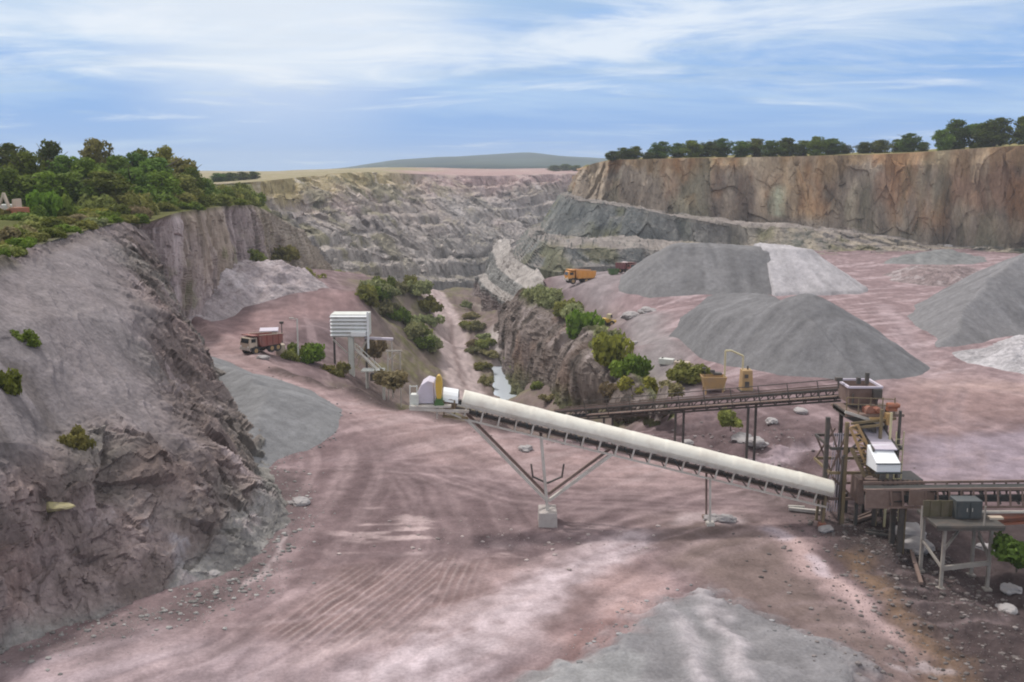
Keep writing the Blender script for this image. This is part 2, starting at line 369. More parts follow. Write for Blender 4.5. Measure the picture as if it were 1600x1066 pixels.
# ------------------------------------------------------------------ the ground (one height field of the quarry floor and pit)
ctl = [  # px, py, z
 (0,1066,0),(400,1066,0),(800,1066,0),(1200,1066,0),(1600,1066,-.9),(500,950,0),(700,880,0),(860,830,0),(1100,850,0),(1300,850,-.2),
 (1490,915,-1),(1600,900,-1.2),(1380,1000,-.5),(700,720,0),(500,700,0),(430,600,0),(560,640,0),(1000,760,0),(1250,790,0),(1400,790,0),
 (400,575,.1),(330,530,0),(380,500,0),(480,485,.2),(550,472,.6),(470,590,.3),(550,612,.3),(640,640,.4),(760,664,.2),
 (450,548,-.6),(520,565,-2),(500,510,-.5),(560,540,-3.5),(590,600,-4.5),(620,570,-6),(540,590,-2.6),
 (560,455,1.5),(610,447,.5),(655,450,-2),(600,500,-4.3),(640,540,-7),(665,570,-9.5),(640,500,-6),(655,475,-6),(650,600,-8.5),
 (690,470,-12),(695,500,-12),(705,540,-12),(722,590,-12),(740,620,-12),(680,455,-12),
 (780,600,-14),(785,578,-14),(790,622,-14),(830,605,-13.2),(765,590,-13.6),(752,560,-12.6),(745,520,-12.6),(735,490,-12.3),
 (745,470,-22),(725,452,-22),(780,480,-20),(770,500,-15.5),(700,440,-22),(790,530,-14),
 (880,648,-9),(940,652,-6.5),(985,652,-3.5),
 (860,690,0),(950,700,0),(1050,690,-.4),(1040,655,-1.5),(1120,660,-.6),(1100,635,.2),(1180,700,-.5),(1250,650,0),
 (1450,650,0),(1600,650,0),(1450,560,0),(1600,500,0),(1000,490,0),(1050,430,0),(900,436,0),(850,432,0),(950,460,0),(1200,480,0),(1400,450,0),(1500,405,0),
 (1600,395,0),(1060,590,0),(1150,600,0),(980,500,0),(990,540,0),(1050,600,0),(880,450,0),(1300,420,0),(1150,410,0),(1000,415,0),
]
cw = [tuple(G(a,b_,z)) for a,b_,z in ctl] + [(-45,12,0),(0,12,0),(45,12,-1),(-45,45,0),(-45,75,0),(-50,110,0),(-55,150,2),(-40,170,2),(45,30,-1),(60,60,0),(90,100,0),(110,180,0),(120,260,0),
  (-1.8,82,-8),(-7,88,-8),(4,79,-7),(-13,96,-6.5),(4,100,-12),(-1,112,-13.5),(-6,122,-12.5),(8,92,-9),(7,78,-4),(-20,105,-2.5),(-30,200,-2),(-40,260,-8),(-10,330,-25),(30,300,-2),(60,290,0),(110,330,0),(15,250,-3),(10,220,-5),(0,240,-20),(8,190,-3)]
CP = np.array(cw)
def phi_solve(pts):
    n = len(pts); d = np.hypot(pts[:,None,0]-pts[None,:,0], pts[:,None,1]-pts[None,:,1]); A = np.zeros((n+3,n+3)); A[:n,:n] = d - np.eye(n)*.4
    A[:n,n] = 1; A[:n,n+1:] = pts[:,:2]; A[n,:n] = 1; A[n+1:,:n] = pts[:,:2].T
    return np.linalg.solve(A, np.concatenate([pts[:,2], np.zeros(3)]))
CW = phi_solve(CP)
def hbase(x, y):
    x = np.atleast_1d(np.asarray(x, float)); y = np.atleast_1d(np.asarray(y, float)); o = CW[-3] + CW[-2]*x + CW[-1]*y
    for k in range(len(CP)): o = o + CW[k]*np.hypot(x-CP[k,0], y-CP[k,1])
    return o
pxs = np.arange(-260, 1861, 2.0)
Ys = [G(800, py)[1] for py in np.arange(1130, 395, -1.25)]
Ys = list(np.linspace(9, Ys[0], 14)[:-1]) + Ys + list(np.geomspace(Ys[-1], 345, 60)[1:])
Ys = np.array(Ys)
YY, AA = np.meshgrid(Ys, (pxs-800)/FOC/math.cos(PITCH)*.985, indexing='ij')
X = (YY*AA).ravel(); Y = YY.ravel()
Z = hbase(X, Y)
p2 = np.stack([X, Y, np.zeros_like(X)], 1)
nA = fbm(p2, .09, 4, 1); nB = fbm(p2, .45, 4, 2); nC = fbm(p2, 1.7, 3, 3)
wx, wy = X + 1.6*fbm(p2, .22, 3, 11) + .5*fbm(p2, 1.1, 2, 13), Y + 1.6*fbm(p2, .22, 3, 12) + .5*fbm(p2, 1.1, 2, 14)
def reg(px, soft=1.2, z=0.0, warp=1.0):
    a = X + (wx-X)*warp; b_ = Y + (wy-Y)*warp
    return sstep(poly_sd(a, b_, gp(px, z)), -soft, soft).astype(np.float32)
def strk(px, wd, soft=1.0, z=0.0, warp=.6):
    a = X + (wx-X)*warp; b_ = Y + (wy-Y)*warp
    return (1 - sstep(line_d(a, b_, gp(px, z)), wd-soft, wd+soft)).astype(np.float32)
pit = sstep(-Z, 1.0, 5.0).astype(np.float32)
rough = np.maximum(pit, reg([(1030,640),(1180,640),(1290,680),(1300,790),(1200,760),(1000,690)], 2))
rough = np.maximum(rough, .8*reg([(1380,800),(1600,830),(1700,900),(1700,1100),(1480,1066),(1400,960)], 2))
edge = strk([(300,500),(420,566),(470,588),(550,609),(650,640),(770,668)], 1.2, 1.0)
# relief: undulation, rough ground, bulldozer track ridges
rip = reg([(470,1000),(520,905),(640,872),(745,880),(735,960),(690,1010),(600,1015)], 1.0)
skew = np.where(X < -3.3, .42, .14)
ph = (X - skew*(Y-38) + .12*nB)/.42
ripw = np.sin(2*np.pi*ph)*(.6+.4*nB)
Z = Z + .22*nA + .05*nB*(1-pit) + .012*nC + rough*(.55*nB+.25*ridged(p2,.5,3,21)+.12*nC) + pit*.8*fbm(p2,.16,3,23)
Z = Z + rip*.045*ripw + edge*(.5+.3*nB)
# tyre ruts on the haul roads
for pts in ([(350,560),(450,600),(600,655),(760,720),(1000,760),(1180,780)], [(300,1060),(560,960),(800,900),(960,850),(1080,800)], [(1440,640),(1500,560),(1560,480)]):
    d = line_d(wx*.3+X*.7, wy*.3+Y*.7, gp(pts)); Z = Z - .05*np.exp(-((np.abs(d)-1.1)/.35)**2)
gv = reg([(800,1066),(830,1050),(905,1030),(950,1005),(1000,955),(1090,922),(1190,965),(1330,1018),(1420,1110),(800,1110)], 1.0, warp=1.0)
gv = np.clip(gv + .35*nC*(gv > .03)*(gv < .9), 0, 1).astype(np.float32)
Z = Z + gv*(.34 + .05*nC + .12*nB)
for pts in ([(1010,960),(1050,1000),(1085,1075)], [(1085,930),(1130,990),(1180,1080)]): Z = Z + .16*gv*np.exp(-(line_d(wx*.4+X*.6,wy*.4+Y*.6,gp(pts))/.55)**2)
# colours of the ground patches, conveyor shade painted into some
C = np.tile(np.array([.180,.138,.141], np.float32), (len(X),1))
st1 = fbm(np.stack([X*.9+Y*.25, Y*.06-X*.05, 0*X],1), .9, 4, 31)            # streaks along the traffic
st2 = fbm(np.stack([(X+.72*Y)*.12, (Y-.72*X)*.9, 0*X],1), .8, 4, 33)
C = mixc(C, (.285,.226,.228), sstep(nA+.5*nB, -.15, .6)*.6)
C = mixc(C, (.115,.088,.092), sstep(fbm(p2,.13,3,35), .05,.5)*.5)
C = mixc(C, (.37,.30,.31), sstep(st2,.1,.5)*.4); C = mixc(C, (.42,.34,.345), sstep(st1,.15,.55)*.35)
road = strk([(300,520),(345,545),(430,585),(540,625),(640,665),(760,705),(900,735),(1050,745)], 3.6, 2.5)
C = mixc(C, (.335,.258,.248), road*(.75+.25*nB)); C = mixc(C, (.40,.33,.325), road*sstep(st2, 0,.45)*.6)
C = mixc(C, (.155,.120,.123), reg([(470,800),(560,720),(740,740),(860,800),(1000,770),(1180,770),(1120,830),(860,860),(660,870),(520,870)],2.5)*.75)  # darker purple floor, with the shade below the covered conveyor painted in
C = mixc(C, (.50,.42,.41), reg([(560,800),(660,805),(750,840),(830,855),(690,875),(590,860)],1.0,warp=1.6)*sstep(fbm(np.stack([X*.45,Y*1.7,0*X],1),.9,4,78),.0,.4)*.7)
C = mixc(C, (.235,.172,.160), reg([(460,1000),(520,890),(760,870),(960,880),(930,960),(760,1020)],1.6)*.6)
C = mixc(C, (.46,.40,.385), (rip*sstep(ripw,-.1,.8)*.45).astype(np.float32))
C = mixc(C, (.385,.335,.355), reg([(-250,1066),(0,1030),(250,985),(470,1005),(640,1030),(820,1030),(760,1110),(-250,1110)],1.6)*(.65+.35*st2))
C = mixc(C, (.58,.53,.56), strk([(600,1075),(730,1005),(830,930),(900,880),(985,838)], 1.15, 1.0,warp=.8)*np.clip(.8+.9*st2+.3*nC,0,1)); C = mixc(C, (.45,.375,.375), strk([(560,1040),(700,985),(800,925),(880,870),(940,830)], 1.6, 1.6,warp=1.2)*np.clip(.35+.9*st2,0,1))
C = mixc(C, (.45,.34,.32), reg([(830,1000),(960,880),(1030,860),(1010,940),(930,1010),(850,1040)],1.0)*sstep(nB,-.3,.5)*.7)
C = mixc(C, (.185,.122,.115), reg([(880,980),(960,950),(1000,955),(940,1005),(860,1050),(740,1066)],.8)*.7)
C = mixc(C, (.185,.150,.136), reg([(1010,800),(1130,800),(1230,830),(1300,930),(1400,1000),(1470,1110),(1400,1066),(1320,1010),(1180,960),(1060,900)],1.6)*.85)
C = mixc(C, (.225,.230,.236), gv)
for pts, wd in (([(1010,960),(1050,1000),(1085,1075)], .55), ([(1085,930),(1130,990),(1180,1080)], .5)):
    C = mixc(C, (.45,.435,.45), gv*strk(pts, wd, .55, warp=.9)*np.clip(.75+.5*nC,0,1))
C = mixc(C, (.32,.34,.34), reg([(800,1066),(850,1046),(960,1030),(1000,1040),(990,1066),(950,1110),(800,1110)],.4,warp=.4)*.7)
C = mixc(C, (.175,.182,.188), gv*sstep(nB+.5*nC,.1,.6)*.5)
C = mixc(C, (.46,.36,.345), strk([(1195,828),(1250,850),(1290,895),(1330,930),(1400,975)], .9,.8,warp=1.2)*(.8+.3*nB))
C = mixc(C, (.52,.46,.49), strk([(1200,828),(1225,838)],.55,.4)+.8*strk([(1283,870),(1292,888)],.4,.3))
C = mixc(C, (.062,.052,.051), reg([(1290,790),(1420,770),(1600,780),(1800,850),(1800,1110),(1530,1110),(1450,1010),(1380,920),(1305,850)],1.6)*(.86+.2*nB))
C = mixc(C, (.23,.16,.10), strk([(1380,870),(1440,960),(1480,1040)],.8,.9,warp=1.3)*.6)
C = mixc(C, (.40,.37,.38), strk([(1420,1010),(1490,1060),(1530,1100)],.6,.6,warp=2)*sstep(nC,-.2,.4)*.6)
C = mixc(C, (.115,.095,.09), reg([(1120,765),(1290,770),(1340,815),(1300,830),(1180,800)],1.2)*.7)  # painted shade on the floor under the conveyor's tail end
C = mixc(C, (.47,.41,.41), strk([(1050,808),(1090,800),(1140,815)],.5,.4)*.8)
# floor behind the conveyor
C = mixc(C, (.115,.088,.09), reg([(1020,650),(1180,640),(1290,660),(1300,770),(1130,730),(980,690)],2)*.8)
C = mixc(C, (.42,.36,.39), strk([(1190,722),(1240,705),(1300,690)],.8,.7)*.7)
C = mixc(C, (.285,.25,.285), reg([(1410,690),(1470,672),(1620,665),(1700,745),(1420,745)],1.5)*(.85+.2*st1))
C = mixc(C, (.27,.20,.19), reg([(1400,612),(1700,600),(1700,655),(1480,662),(1410,672)],2)*.8)
C = mixc(C, (.46,.36,.33), reg([(1380,590),(1440,560),(1560,600),(1700,600),(1700,622),(1450,615)],2)*.55)
C = mixc(C, (.47,.41,.43), strk([(1380,480),(1430,560),(1450,590)],1.2,1)*.6)
up = reg([(850,425),(1050,400),(1700,395),(1700,600),(1400,600),(1060,600),(980,490)],3)
C = mixc(C, (.29,.228,.232), up*.55); C = mixc(C, (.43,.365,.375), up*sstep(st2,.0,.45)*.55)
C = mixc(C, (.26,.26,.26), reg([(960,470),(1040,500),(1080,560),(1070,610),(1000,560)],2.5)*.75)
C = mixc(C, (.24,.24,.245), reg([(860,420),(980,415),(1000,450),(930,470),(880,445)],4)*.6)
C = mixc(C, (.30,.215,.21), reg([(330,505),(480,480),(560,465),(570,480),(450,500),(400,540),(340,545)],3)*.7)
# sweeping bundles of tyre tracks along the haul routes
swp = np.zeros(len(X), np.float32); swd = np.zeros(len(X), np.float32); rr_ = np.random.default_rng(8)
for pts in ([(340,540),(430,585),(540,630),(640,680),(740,730),(860,760),(1000,765),(1180,775)], [(450,600),(520,660),(545,720),(510,800),(420,900),(300,980),(100,1050)], [(640,680),(720,760),(760,840),(720,940),(560,1050)], [(1180,780),(1020,820),(900,880),(780,960),(640,1060)], [(1480,560),(1440,600),(1420,650),(1440,720)], [(1360,470),(1420,520),(1460,560),(1560,600)]):
    pl = cr_resample([G(a_,b_) for a_,b_ in pts], 40)[:,:2]; dd = line_d(wx*.3+X*.7, wy*.3+Y*.7, [tuple(q) for q in pl])
    for k in range(9):
        o_ = rr_.uniform(0,5.0); w_ = rr_.uniform(.12,.38); e_ = np.exp(-((dd-o_)/w_)**2).astype(np.float32)*rr_.uniform(.4,1)
        if k % 3 == 2: swd = np.maximum(swd, e_)
        else: swp = np.maximum(swp, e_)
brk = np.clip(.65+1.0*fbm(p2,.18,3,77),0,1)*(1-pit)*(1-gv)
C = mixc(C, (.385,.312,.312), swp*brk*.55); C = mixc(C, (.125,.096,.10), swd*brk*.45); Z = Z - (swp*.02+swd*.03)*(1-pit)
trk = np.zeros(len(X), np.float32); rr_ = np.random.default_rng(3)
for k in range(16):
    a_ = np.array([rr_.uniform(-60,1500), rr_.uniform(640,1060)]); b_ = a_ + np.array([rr_.uniform(250,700)*rr_.choice([-1,1]), rr_.uniform(-170,60)]); b_[1] = max(b_[1], 600); m_ = (a_+b_)/2 + np.array([0, rr_.uniform(-35,35)])
    dd = line_d(wx*.25+X*.75, wy*.25+Y*.75, gp([tuple(a_),tuple(m_),tuple(b_)])); trk = np.maximum(trk, np.exp(-((np.abs(dd-.95))/.22)**2).astype(np.float32)*rr_.uniform(.4,1))
trk = trk*(1-pit)*(1-gv)*np.clip(.6+nB,0,1)
C = mixc(C, (.40,.33,.335), trk*.40); Z = Z - trk*.03
# pit: weathered banks, scrub soil, haul track
C = mixc(C, (.20,.168,.150), pit*.85)
C = mixc(C, (.135,.145,.062), pit*sstep(nB+.6*nA,-.05,.45)*.6)
mound = reg([(545,452),(610,442),(660,452),(682,500),(690,545),(640,560),(600,515)],5,-3)
C = mixc(C, (.21,.185,.155), mound*.8); C = mixc(C, (.135,.14,.06), mound*sstep(nB+.4*nC,-.1,.35)*.8)
tr = gp([(672,452),(686,466),(694,500),(705,545),(720,590),(742,630)], -12)
d = line_d(wx*.4+X*.6, wy*.4+Y*.6, tr); trm = (1-sstep(d,2.2,3.6)).astype(np.float32)
C = mixc(C, (.46,.40,.39), trm*.9); Z = Z - trm*.2
C = mixc(C, (.25,.20,.19), trm*np.exp(-(d/.6)**2)*.6)
C = mixc(C, (.52,.52,.52), reg([(700,452),(745,455),(770,485),(755,495),(722,470)],3,-21)*.8)
C = mixc(C, (.45,.42,.37), reg([(742,486),(780,480),(785,500),(772,512)],2,-17)*.8)
C = mixc(C, (.075,.062,.058), strk([(440,578),(480,592),(550,611),(650,642),(770,670)], 1.3, .9)*(.85+.3*nB))
C = mixc(C, (.12,.10,.10), strk([(0,1034),(150,990),(290,946),(390,907),(454,815),(432,744)], 1.0, .9)*.6); C = mixc(C, (.42,.37,.37), strk([(300,960),(392,925),(450,850),(462,812)], .22, .2)*sstep(nB,-.2,.2)*.7)
sand = strk([(775,560),(783,575)], 1.6, 1.2, -14)
C = mixc(C, (.5,.47,.45), sand*.8)
wpl = gp([(768,573),(790,570),(799,600),(816,628),(830,660),(786,660),(770,602)], -13.75); pool = sstep(poly_sd(X,Y,wpl),-.4,.8)
Z = Z*(1-pool) + np.minimum(Z,-14.3)*pool
C *= np.array([.91,.855,.87],np.float32)[None]*(1 + .22*nC + .14*nB)[:,None]
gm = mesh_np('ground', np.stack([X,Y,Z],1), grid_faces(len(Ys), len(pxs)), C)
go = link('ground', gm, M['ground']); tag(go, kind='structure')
surf['ground'] = np.stack([X,Y,Z],1)
GN = len(pxs)
def gz(x, y):
    """height of the built ground"""
    i = int(np.clip(np.searchsorted(Ys, y), 0, len(Ys)-1)); r = slice(max(i-1,0)*GN, (min(i+1,len(Ys)-1)+1)*GN)
    V = surf['ground'][r]; return float(V[np.argmin((V[:,0]-x)**2+(V[:,1]-y)**2), 2])
def gpt(px, py, z=0.0):
    p = G(px, py, z); return (float(p[0]), float(p[1]), gz(p[0], p[1]))
# land that runs on to the horizon under everything
me = mesh_np('land', [(-9000,-2000,-48),(9000,-2000,-48),(9000,14000,-48),(-9000,14000,-48)], [(0,1,2,3)], np.tile([.2,.17,.14],(4,1)))
tag(link('land', me, M['far']), kind='structure')

# pool in the pit bottom
wp = [G(*p, -13.75)[:2] for p in ((766,571),(792,568),(801,600),(818,628),(832,662),(784,662),(768,602))]
bmv = [(x,y,-13.72) for x,y in wp]
me = bpy.data.meshes.new('water'); me.from_pydata(bmv, [], [tuple(range(len(bmv)))]); tag(link('water', me, M['water']), kind='structure')

# ------------------------------------------------------------------ cliffs
def rockify(g, amp, f, stretch=(1,1,.35), seed=0, block=.5, bf=None, mask=None, keep=None):
    n = orient(grid_normals(g), g); p = g.reshape(-1,3); bf = bf or f*1.3
    d = fbm(p, f*.35, 3, seed, stretch)*1.2 + fbm(p, f, 4, seed+5, stretch)*.6
    fs = (1,1,max(stretch[2],.4)) if keep is None else keep
    d = d + block*(1.0*facets(p, bf, seed+9, fs) + .42*facets(p, bf*2.6, seed+19, fs) + .16*facets(p, bf*6, seed+29, fs))
    a = amp*d
    if mask is not None: a = a*mask.ravel()
    return g + n*a.reshape(g.shape[:2])[...,None], d

# front left hill
A = [(-300,440,38),(0,405,58),(70,380,66),(140,358,78),(190,348,88),(208,352,92),(218,358,96),(226,364,100),(232,372,104),(238,380,109)]
Bm = [(-300,620,34),(0,520,48),(95,500,53),(185,500,58),(245,490,66),(264,495,72),(275,500,78),(280,500,86),(276,490,96),(268,470,106)]
Cm = [(-300,850,30),(0,690,39.5),(120,740,42.5),(225,705,46),(305,690,50),(352,672,55),(358,640,63),(340,600,77),(305,550,94),(287,505,112)]
Dm = [(-300,1280,25),(0,1034,34.8),(150,990,37.6),(290,946,40.7),(390,907,43.1),(454,815,49.7),(432,744,57.8),(388,642,74.6),(334,567,93.8),(302,512,116)]
g, vv = loft_grid([A,Bm,Cm,Dm], 520, [150,170,190])
nv, nu = g.shape[:2]
U = np.linspace(0, 9, nu)[None,:].repeat(nv,0); V_ = vv[:,None].repeat(nu,1)
# the upper left is a smooth fan of loose stone; the lower and right parts are broken rock
fan = sstep(4.3-U, 0, 1.5)*sstep(V_, .02, .25)*(1-sstep(V_ - .22*np.sin(U*2.1), 1.8, 2.15))
mask = (.05 + .95*(1-fan))*np.minimum(1, .22+sstep(3.0-V_, .05, .42))*np.minimum(1, .25+V_*2.5)
g0 = g
g, d = rockify(g, .95, .30, (1,1,.7), 41, .50, .52, mask, (1,1,.75))
nn_ = orient(grid_normals(g0), g0); pf = g0.reshape(-1,3)
# gullies down the loose fan, following the slope
gw_ = fbm(g.reshape(-1,3), .18, 3, 46)
gul = ridged(np.stack([U.ravel()*1.25-V_.ravel()*1.15+.35*gw_, V_.ravel()*.35+.3*gw_, 0*U.ravel()],1), 1.7, 5, 47).reshape(nv,nu)
g = g + nn_*(fan*(.26*gul))[...,None]
fine = fbm(g.reshape(-1,3), 1.3, 4, 51, (1,1,.6)).reshape(nv,nu); g = g + nn_*(.22*fine*(.22+.78*(1-fan)))[...,None]
p = g.reshape(-1,3); n1 = fbm(p,.16,4,61); n2 = fbm(p,.7,4,62,(1,1,.5)); cv,_ = cells(p,.5,63,(1,1,.5))
C = np.tile(np.array([.205,.175,.165],np.float32),(len(p),1))
C = mixc(C,(.30,.245,.235),sstep(n1+.5*n2,-.2,.5)*.7); C = mixc(C,(.12,.105,.10),sstep(n2-.3*n1,.12,.55)*.75)
C = mixc(C,(.225,.225,.205),sstep(fbm(p,.12,3,64),-.05,.35)*.6)
C = mixc(C,(.235,.185,.168),sstep(fbm(p,.25,3,65,(1,1,2)),.15,.5)*.45)
C = mixc(C,(.40,.35,.35),sstep(cv+.4*n2,.72,1.0)*.6)
ff = fan.ravel().astype(np.float32)
C = mixc(C,(.235,.222,.230),ff*.9); C = mixc(C,(.33,.30,.305),ff*sstep(gul.ravel(),.35,.8).astype(np.float32)*.35); C = mixc(C,(.19,.175,.175),ff*sstep(n2,.1,.5)*.4); C = mixc(C,(.11,.10,.095),ff*sstep(-gul.ravel(),.2,.5).astype(np.float32)*.6)
low = sstep(V_,2.1,2.5).ravel().astype(np.float32)*sstep(4.2-U,0,1.2).ravel().astype(np.float32)
C = mixc(C,(.29,.25,.245),low*sstep(n1+n2,-.25,.3)*.5); C = mixc(C,(.42,.42,.45),low*sstep(n2-.5*n1,.2,.5)*.5); C = mixc(C,(.33,.24,.21),low*sstep(fbm(p,.4,3,68),.25,.5)*.35)
toe = sstep(V_ + .14*n2.reshape(nv,nu), 2.80-.28*sstep(U,2.5,4.2), 2.95-.26*sstep(U,2.5,4.2)).ravel().astype(np.float32)
C = mixc(C,(.255,.26,.25),toe*.85); C = mixc(C,(.46,.41,.41),toe*sstep(n2,.25,.5)*.5)
top = (1-sstep(V_,.0,.35)).ravel().astype(np.float32); C = mixc(C,(.225,.20,.20),top*.7); C = mixc(C,(.12,.13,.05),top*sstep(n1,.15,.5)*.5)
nose = sstep(U,4.6,5.5).ravel().astype(np.float32)*sstep(V_,1.5,2.4).ravel().astype(np.float32); C = mixc(C,(.215,.215,.195),nose*.5)
C *= np.array([.93,.885,.885],np.float32)[None]*(1+.28*n2)[:,None]
ho = sheet('hill', g, C, M['rock'], 'hill', False)
ho.data.polygons.foreach_set('use_smooth', (fan.ravel()[grid_faces(nv,nu)].mean(1) > .4))

# left wall behind the hill
T = [(195,352,96),(235,346,104),(275,333,114),(320,326,128),(365,321,145),(395,321,165),(425,333,200),(470,360,260)]
Mi = [(212,420,100),(250,420,107),(288,415,115),(334,400,128),(382,388,146),(416,378,170),(450,385,210),(495,395,268)]
B_ = [(225,520,104),(262,515,112),(300,512,118),(352,492,131),(405,470,150),(445,452,180),(480,440,225),(525,436,280)]
g, vv = loft_grid(skirt([T,Mi,B_],25), 360, [90,90,10]); nv,nu = g.shape[:2]
V_ = vv[:,None].repeat(nu,1); mask = np.minimum(1,V_*5)
g, d = rockify(g, 1.2, .30, (1,1,.14), 81, .5, .4, mask)
p = g.reshape(-1,3); n1 = fbm(p,.1,4,91,(1,1,.4)); n2 = fbm(p,.55,4,92,(1,1,.14)); n3 = fbm(p,.3,3,93)
C = np.tile(np.array([.30,.245,.24],np.float32),(len(p),1))
C = mixc(C,(.40,.34,.34),sstep(n2,.05,.4)*.65); C = mixc(C,(.15,.12,.115),sstep(-n2,.12,.45)*.8); C = mixc(C,(.33,.265,.19),sstep(n1,.05,.4)*.55)
C = mixc(C,(.14,.15,.06),sstep(n3,.2,.5)*.5*sstep(vv[:,None].repeat(nu,1).ravel(),.3,1.2).astype(np.float32)); C = mixc(C,(.12,.11,.06),(1-sstep(V_,0,.12)).ravel().astype(np.float32)*.7)
C = mixc(C,(.30,.26,.20),sstep(np.linspace(0,7,nu)[None,:].repeat(nv,0).ravel(),4.0,6.0).astype(np.float32)*.6)
C *= (1.2*(1+.25*n2))[:,None]
sheet('cliff_terrain', g, C, M['wall'], 'leftwall', False)

# plateau on top of the left wall
r0 = A[:5] + T[1:7]
r1 = [(-1300,430,60),(-800,360,85),(-420,330,120),(-260,312,160),(-120,302,200),(0,296,225),(60,293,250),(140,291,270),(230,289,285),(300,288,300),(390,286,312)]
g, vv = loft_grid([r0,r1], 260, [150]); nv,nu = g.shape[:2]; p = g.reshape(-1,3)
vq = vv[:,None].repeat(nu,1).ravel().astype(np.float32)
g[...,2] += (fbm(p,.12,4,101)*.8*np.minimum(1,vq*6)).reshape(nv,nu); p = g.reshape(-1,3); n1 = fbm(p,.2,4,102); n2 = fbm(p,1.0,3,103)
C = np.tile(np.array([.10,.105,.045],np.float32),(len(p),1)); C = mixc(C,(.115,.11,.075),(1-sstep(vq+.05*n1,.03,.09))*.9*(1-sstep(np.linspace(0,10,nu)[None,:].repeat(nv,0).ravel(),4,5).astype(np.float32)))
C = mixc(C,(.16,.145,.075),sstep(n1,.05,.4)*.6); C *= (1+.3*n2)[:,None]
sheet('plateau_terrain', g, C, M['ground'], 'plateau')

# far wall, benched
def benches(g0rows, nu, nvs, tiers, sharp, seed):
    Rr = [cr_resample([P(*q) for q in r], nu) for r in g0rows]; out = []; vv = []
    for k in range(len(Rr)-1):
        n = nvs[k]; m = tiers[k]
        uu = np.linspace(0, 60, nu); wob = .95*fbm(np.stack([uu, np.full(nu,k*7.3), 0*uu],1), .22, 4, seed+k)
        for j in range(n + (1 if k == len(Rr)-2 else 0)):
            t = j/n; s = np.clip(t*m + wob*math.sin(math.pi*t), 0, m); fl = np.floor(s); fr = s-fl
            bm_ = sstep(fbm(np.stack([uu*.16, np.full(nu,(k+t)*2.6), 0*uu],1), 1.0, 3, seed+9), -.05, .3)*.8
            # first the face falls, then the bench runs out
            fv = np.clip(fr/sharp, 0, 1); fh = np.clip((fr-sharp)/(1-sharp), 0, 1)
            tv = (fl+ .93*fv + .07*fh)/m; th = (fl+ .16*fv + .84*fh)/m; tv = tv*(1-bm_)+t*bm_; th = th*(1-bm_)+t*bm_
            pz = Rr[k][:,2]*(1-tv)+Rr[k+1][:,2]*tv; pxy = Rr[k][:,:2]*(1-th[:,None])+Rr[k+1][:,:2]*th[:,None]
            out.append(np.concatenate([pxy,pz[:,None]],1)); vv.append(k+t)
    return np.array(out), np.array(vv)
T = [(290,290,285),(400,284,310),(470,277,360),(560,269,420),(650,272,500),(760,275,545),(860,272,580),(980,268,640)]
Mi = [(320,335,265),(420,330,285),(490,328,325),(580,322,385),(670,318,450),(760,312,500),(840,305,545),(930,300,620)]
B_ = [(330,455,205),(450,446,232),(540,444,268),(610,444,305),(680,440,350),(745,440,390),(800,410,430),(870,385,480)]
g, vv = benches(skirt([T,Mi,B_],40), 620, [110,260,20], [2,5,1], .74, 111); nv,nu = g.shape[:2]
g, d = rockify(g, 2.0, .12, (1,1,.35), 121, .6, .14, np.minimum(1,vv*9)[:,None].repeat(nu,1))
p = g.reshape(-1,3); n1 = fbm(p,.03,4,131); n2 = fbm(p,.22,4,132,(1,1,.25)); n3 = fbm(p,.09,4,133); cv,_ = cells(p,.2,134,(1,1,.4))
U = np.linspace(0,7,nu)[None,:].repeat(nv,0).ravel(); V_ = vv[:,None].repeat(nu,1).ravel()
C = np.tile(np.array([.27,.235,.215],np.float32),(len(p),1))
C = mixc(C,(.36,.32,.31),sstep(n2,0,.35)*.6); C = mixc(C,(.15,.135,.13),sstep(-n2,.08,.4)*.75); C = mixc(C,(.33,.27,.265),sstep(fbm(p,.05,3,137),.0,.35)*.6)
C = mixc(C,(.235,.24,.24),sstep(V_+.5*n1,.7,1.5).astype(np.float32)*.65); 
C = mixc(C,(.36,.31,.15),(1-sstep(V_+.6*n3,.25,.9)).astype(np.float32)*(1-sstep(U,3.2,4.4)).astype(np.float32)*.8)
C = mixc(C,(.18,.175,.10),sstep(n3+.3*n1,.12,.38)*(1-sstep(U+V_*1.2,4.4,6)).astype(np.float32)*.65)
C = mixc(C,(.37,.27,.27),(1-sstep(V_,.2,.8)).astype(np.float32)*sstep(U,3.6,4.6).astype(np.float32)*.7)
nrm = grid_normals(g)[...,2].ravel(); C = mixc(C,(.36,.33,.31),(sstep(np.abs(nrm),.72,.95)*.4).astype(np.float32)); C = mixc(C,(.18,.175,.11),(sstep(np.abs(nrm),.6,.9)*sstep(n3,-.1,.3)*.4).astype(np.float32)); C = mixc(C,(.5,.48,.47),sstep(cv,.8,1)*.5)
C *= np.array([1.2,1.14,1.12],np.float32)[None]*(1+.16*n2)[:,None]
sheet('far_cliff_terrain', g, C, M['wall'], 'farwall', False)
# bench surface and fields beyond the far rim
r0 = [(-260,292,270)] + T
r1 = [(-300,272,800),(330,268,800),(430,267,800),(540,264,820),(640,262,850),(760,263,880),(860,263,900),(960,262,900),(1100,262,900)]
g, vv = loft_grid([r0,r1], 200, [60]); nv,nu = g.shape[:2]; p = g.reshape(-1,3); n1 = fbm(p,.015,4,141); n2 = fbm(p,.1,3,142)
g[...,2] += (n1*1.2*np.minimum(1,vv[:,None].repeat(nu,1).ravel()*4)).reshape(nv,nu)
C = np.tile(np.array([.33,.235,.225],np.float32),(len(p),1)); U = np.linspace(0,8,nu)[None,:].repeat(nv,0).ravel()
C = mixc(C,(.27,.245,.15),(1-sstep(U+.8*n1,4.2,5.4)).astype(np.float32)*.9); C = mixc(C,(.44,.36,.33),sstep(n2,.1,.5)*.5)
sheet('upper_field', g, C, M['ground'], 'upper')
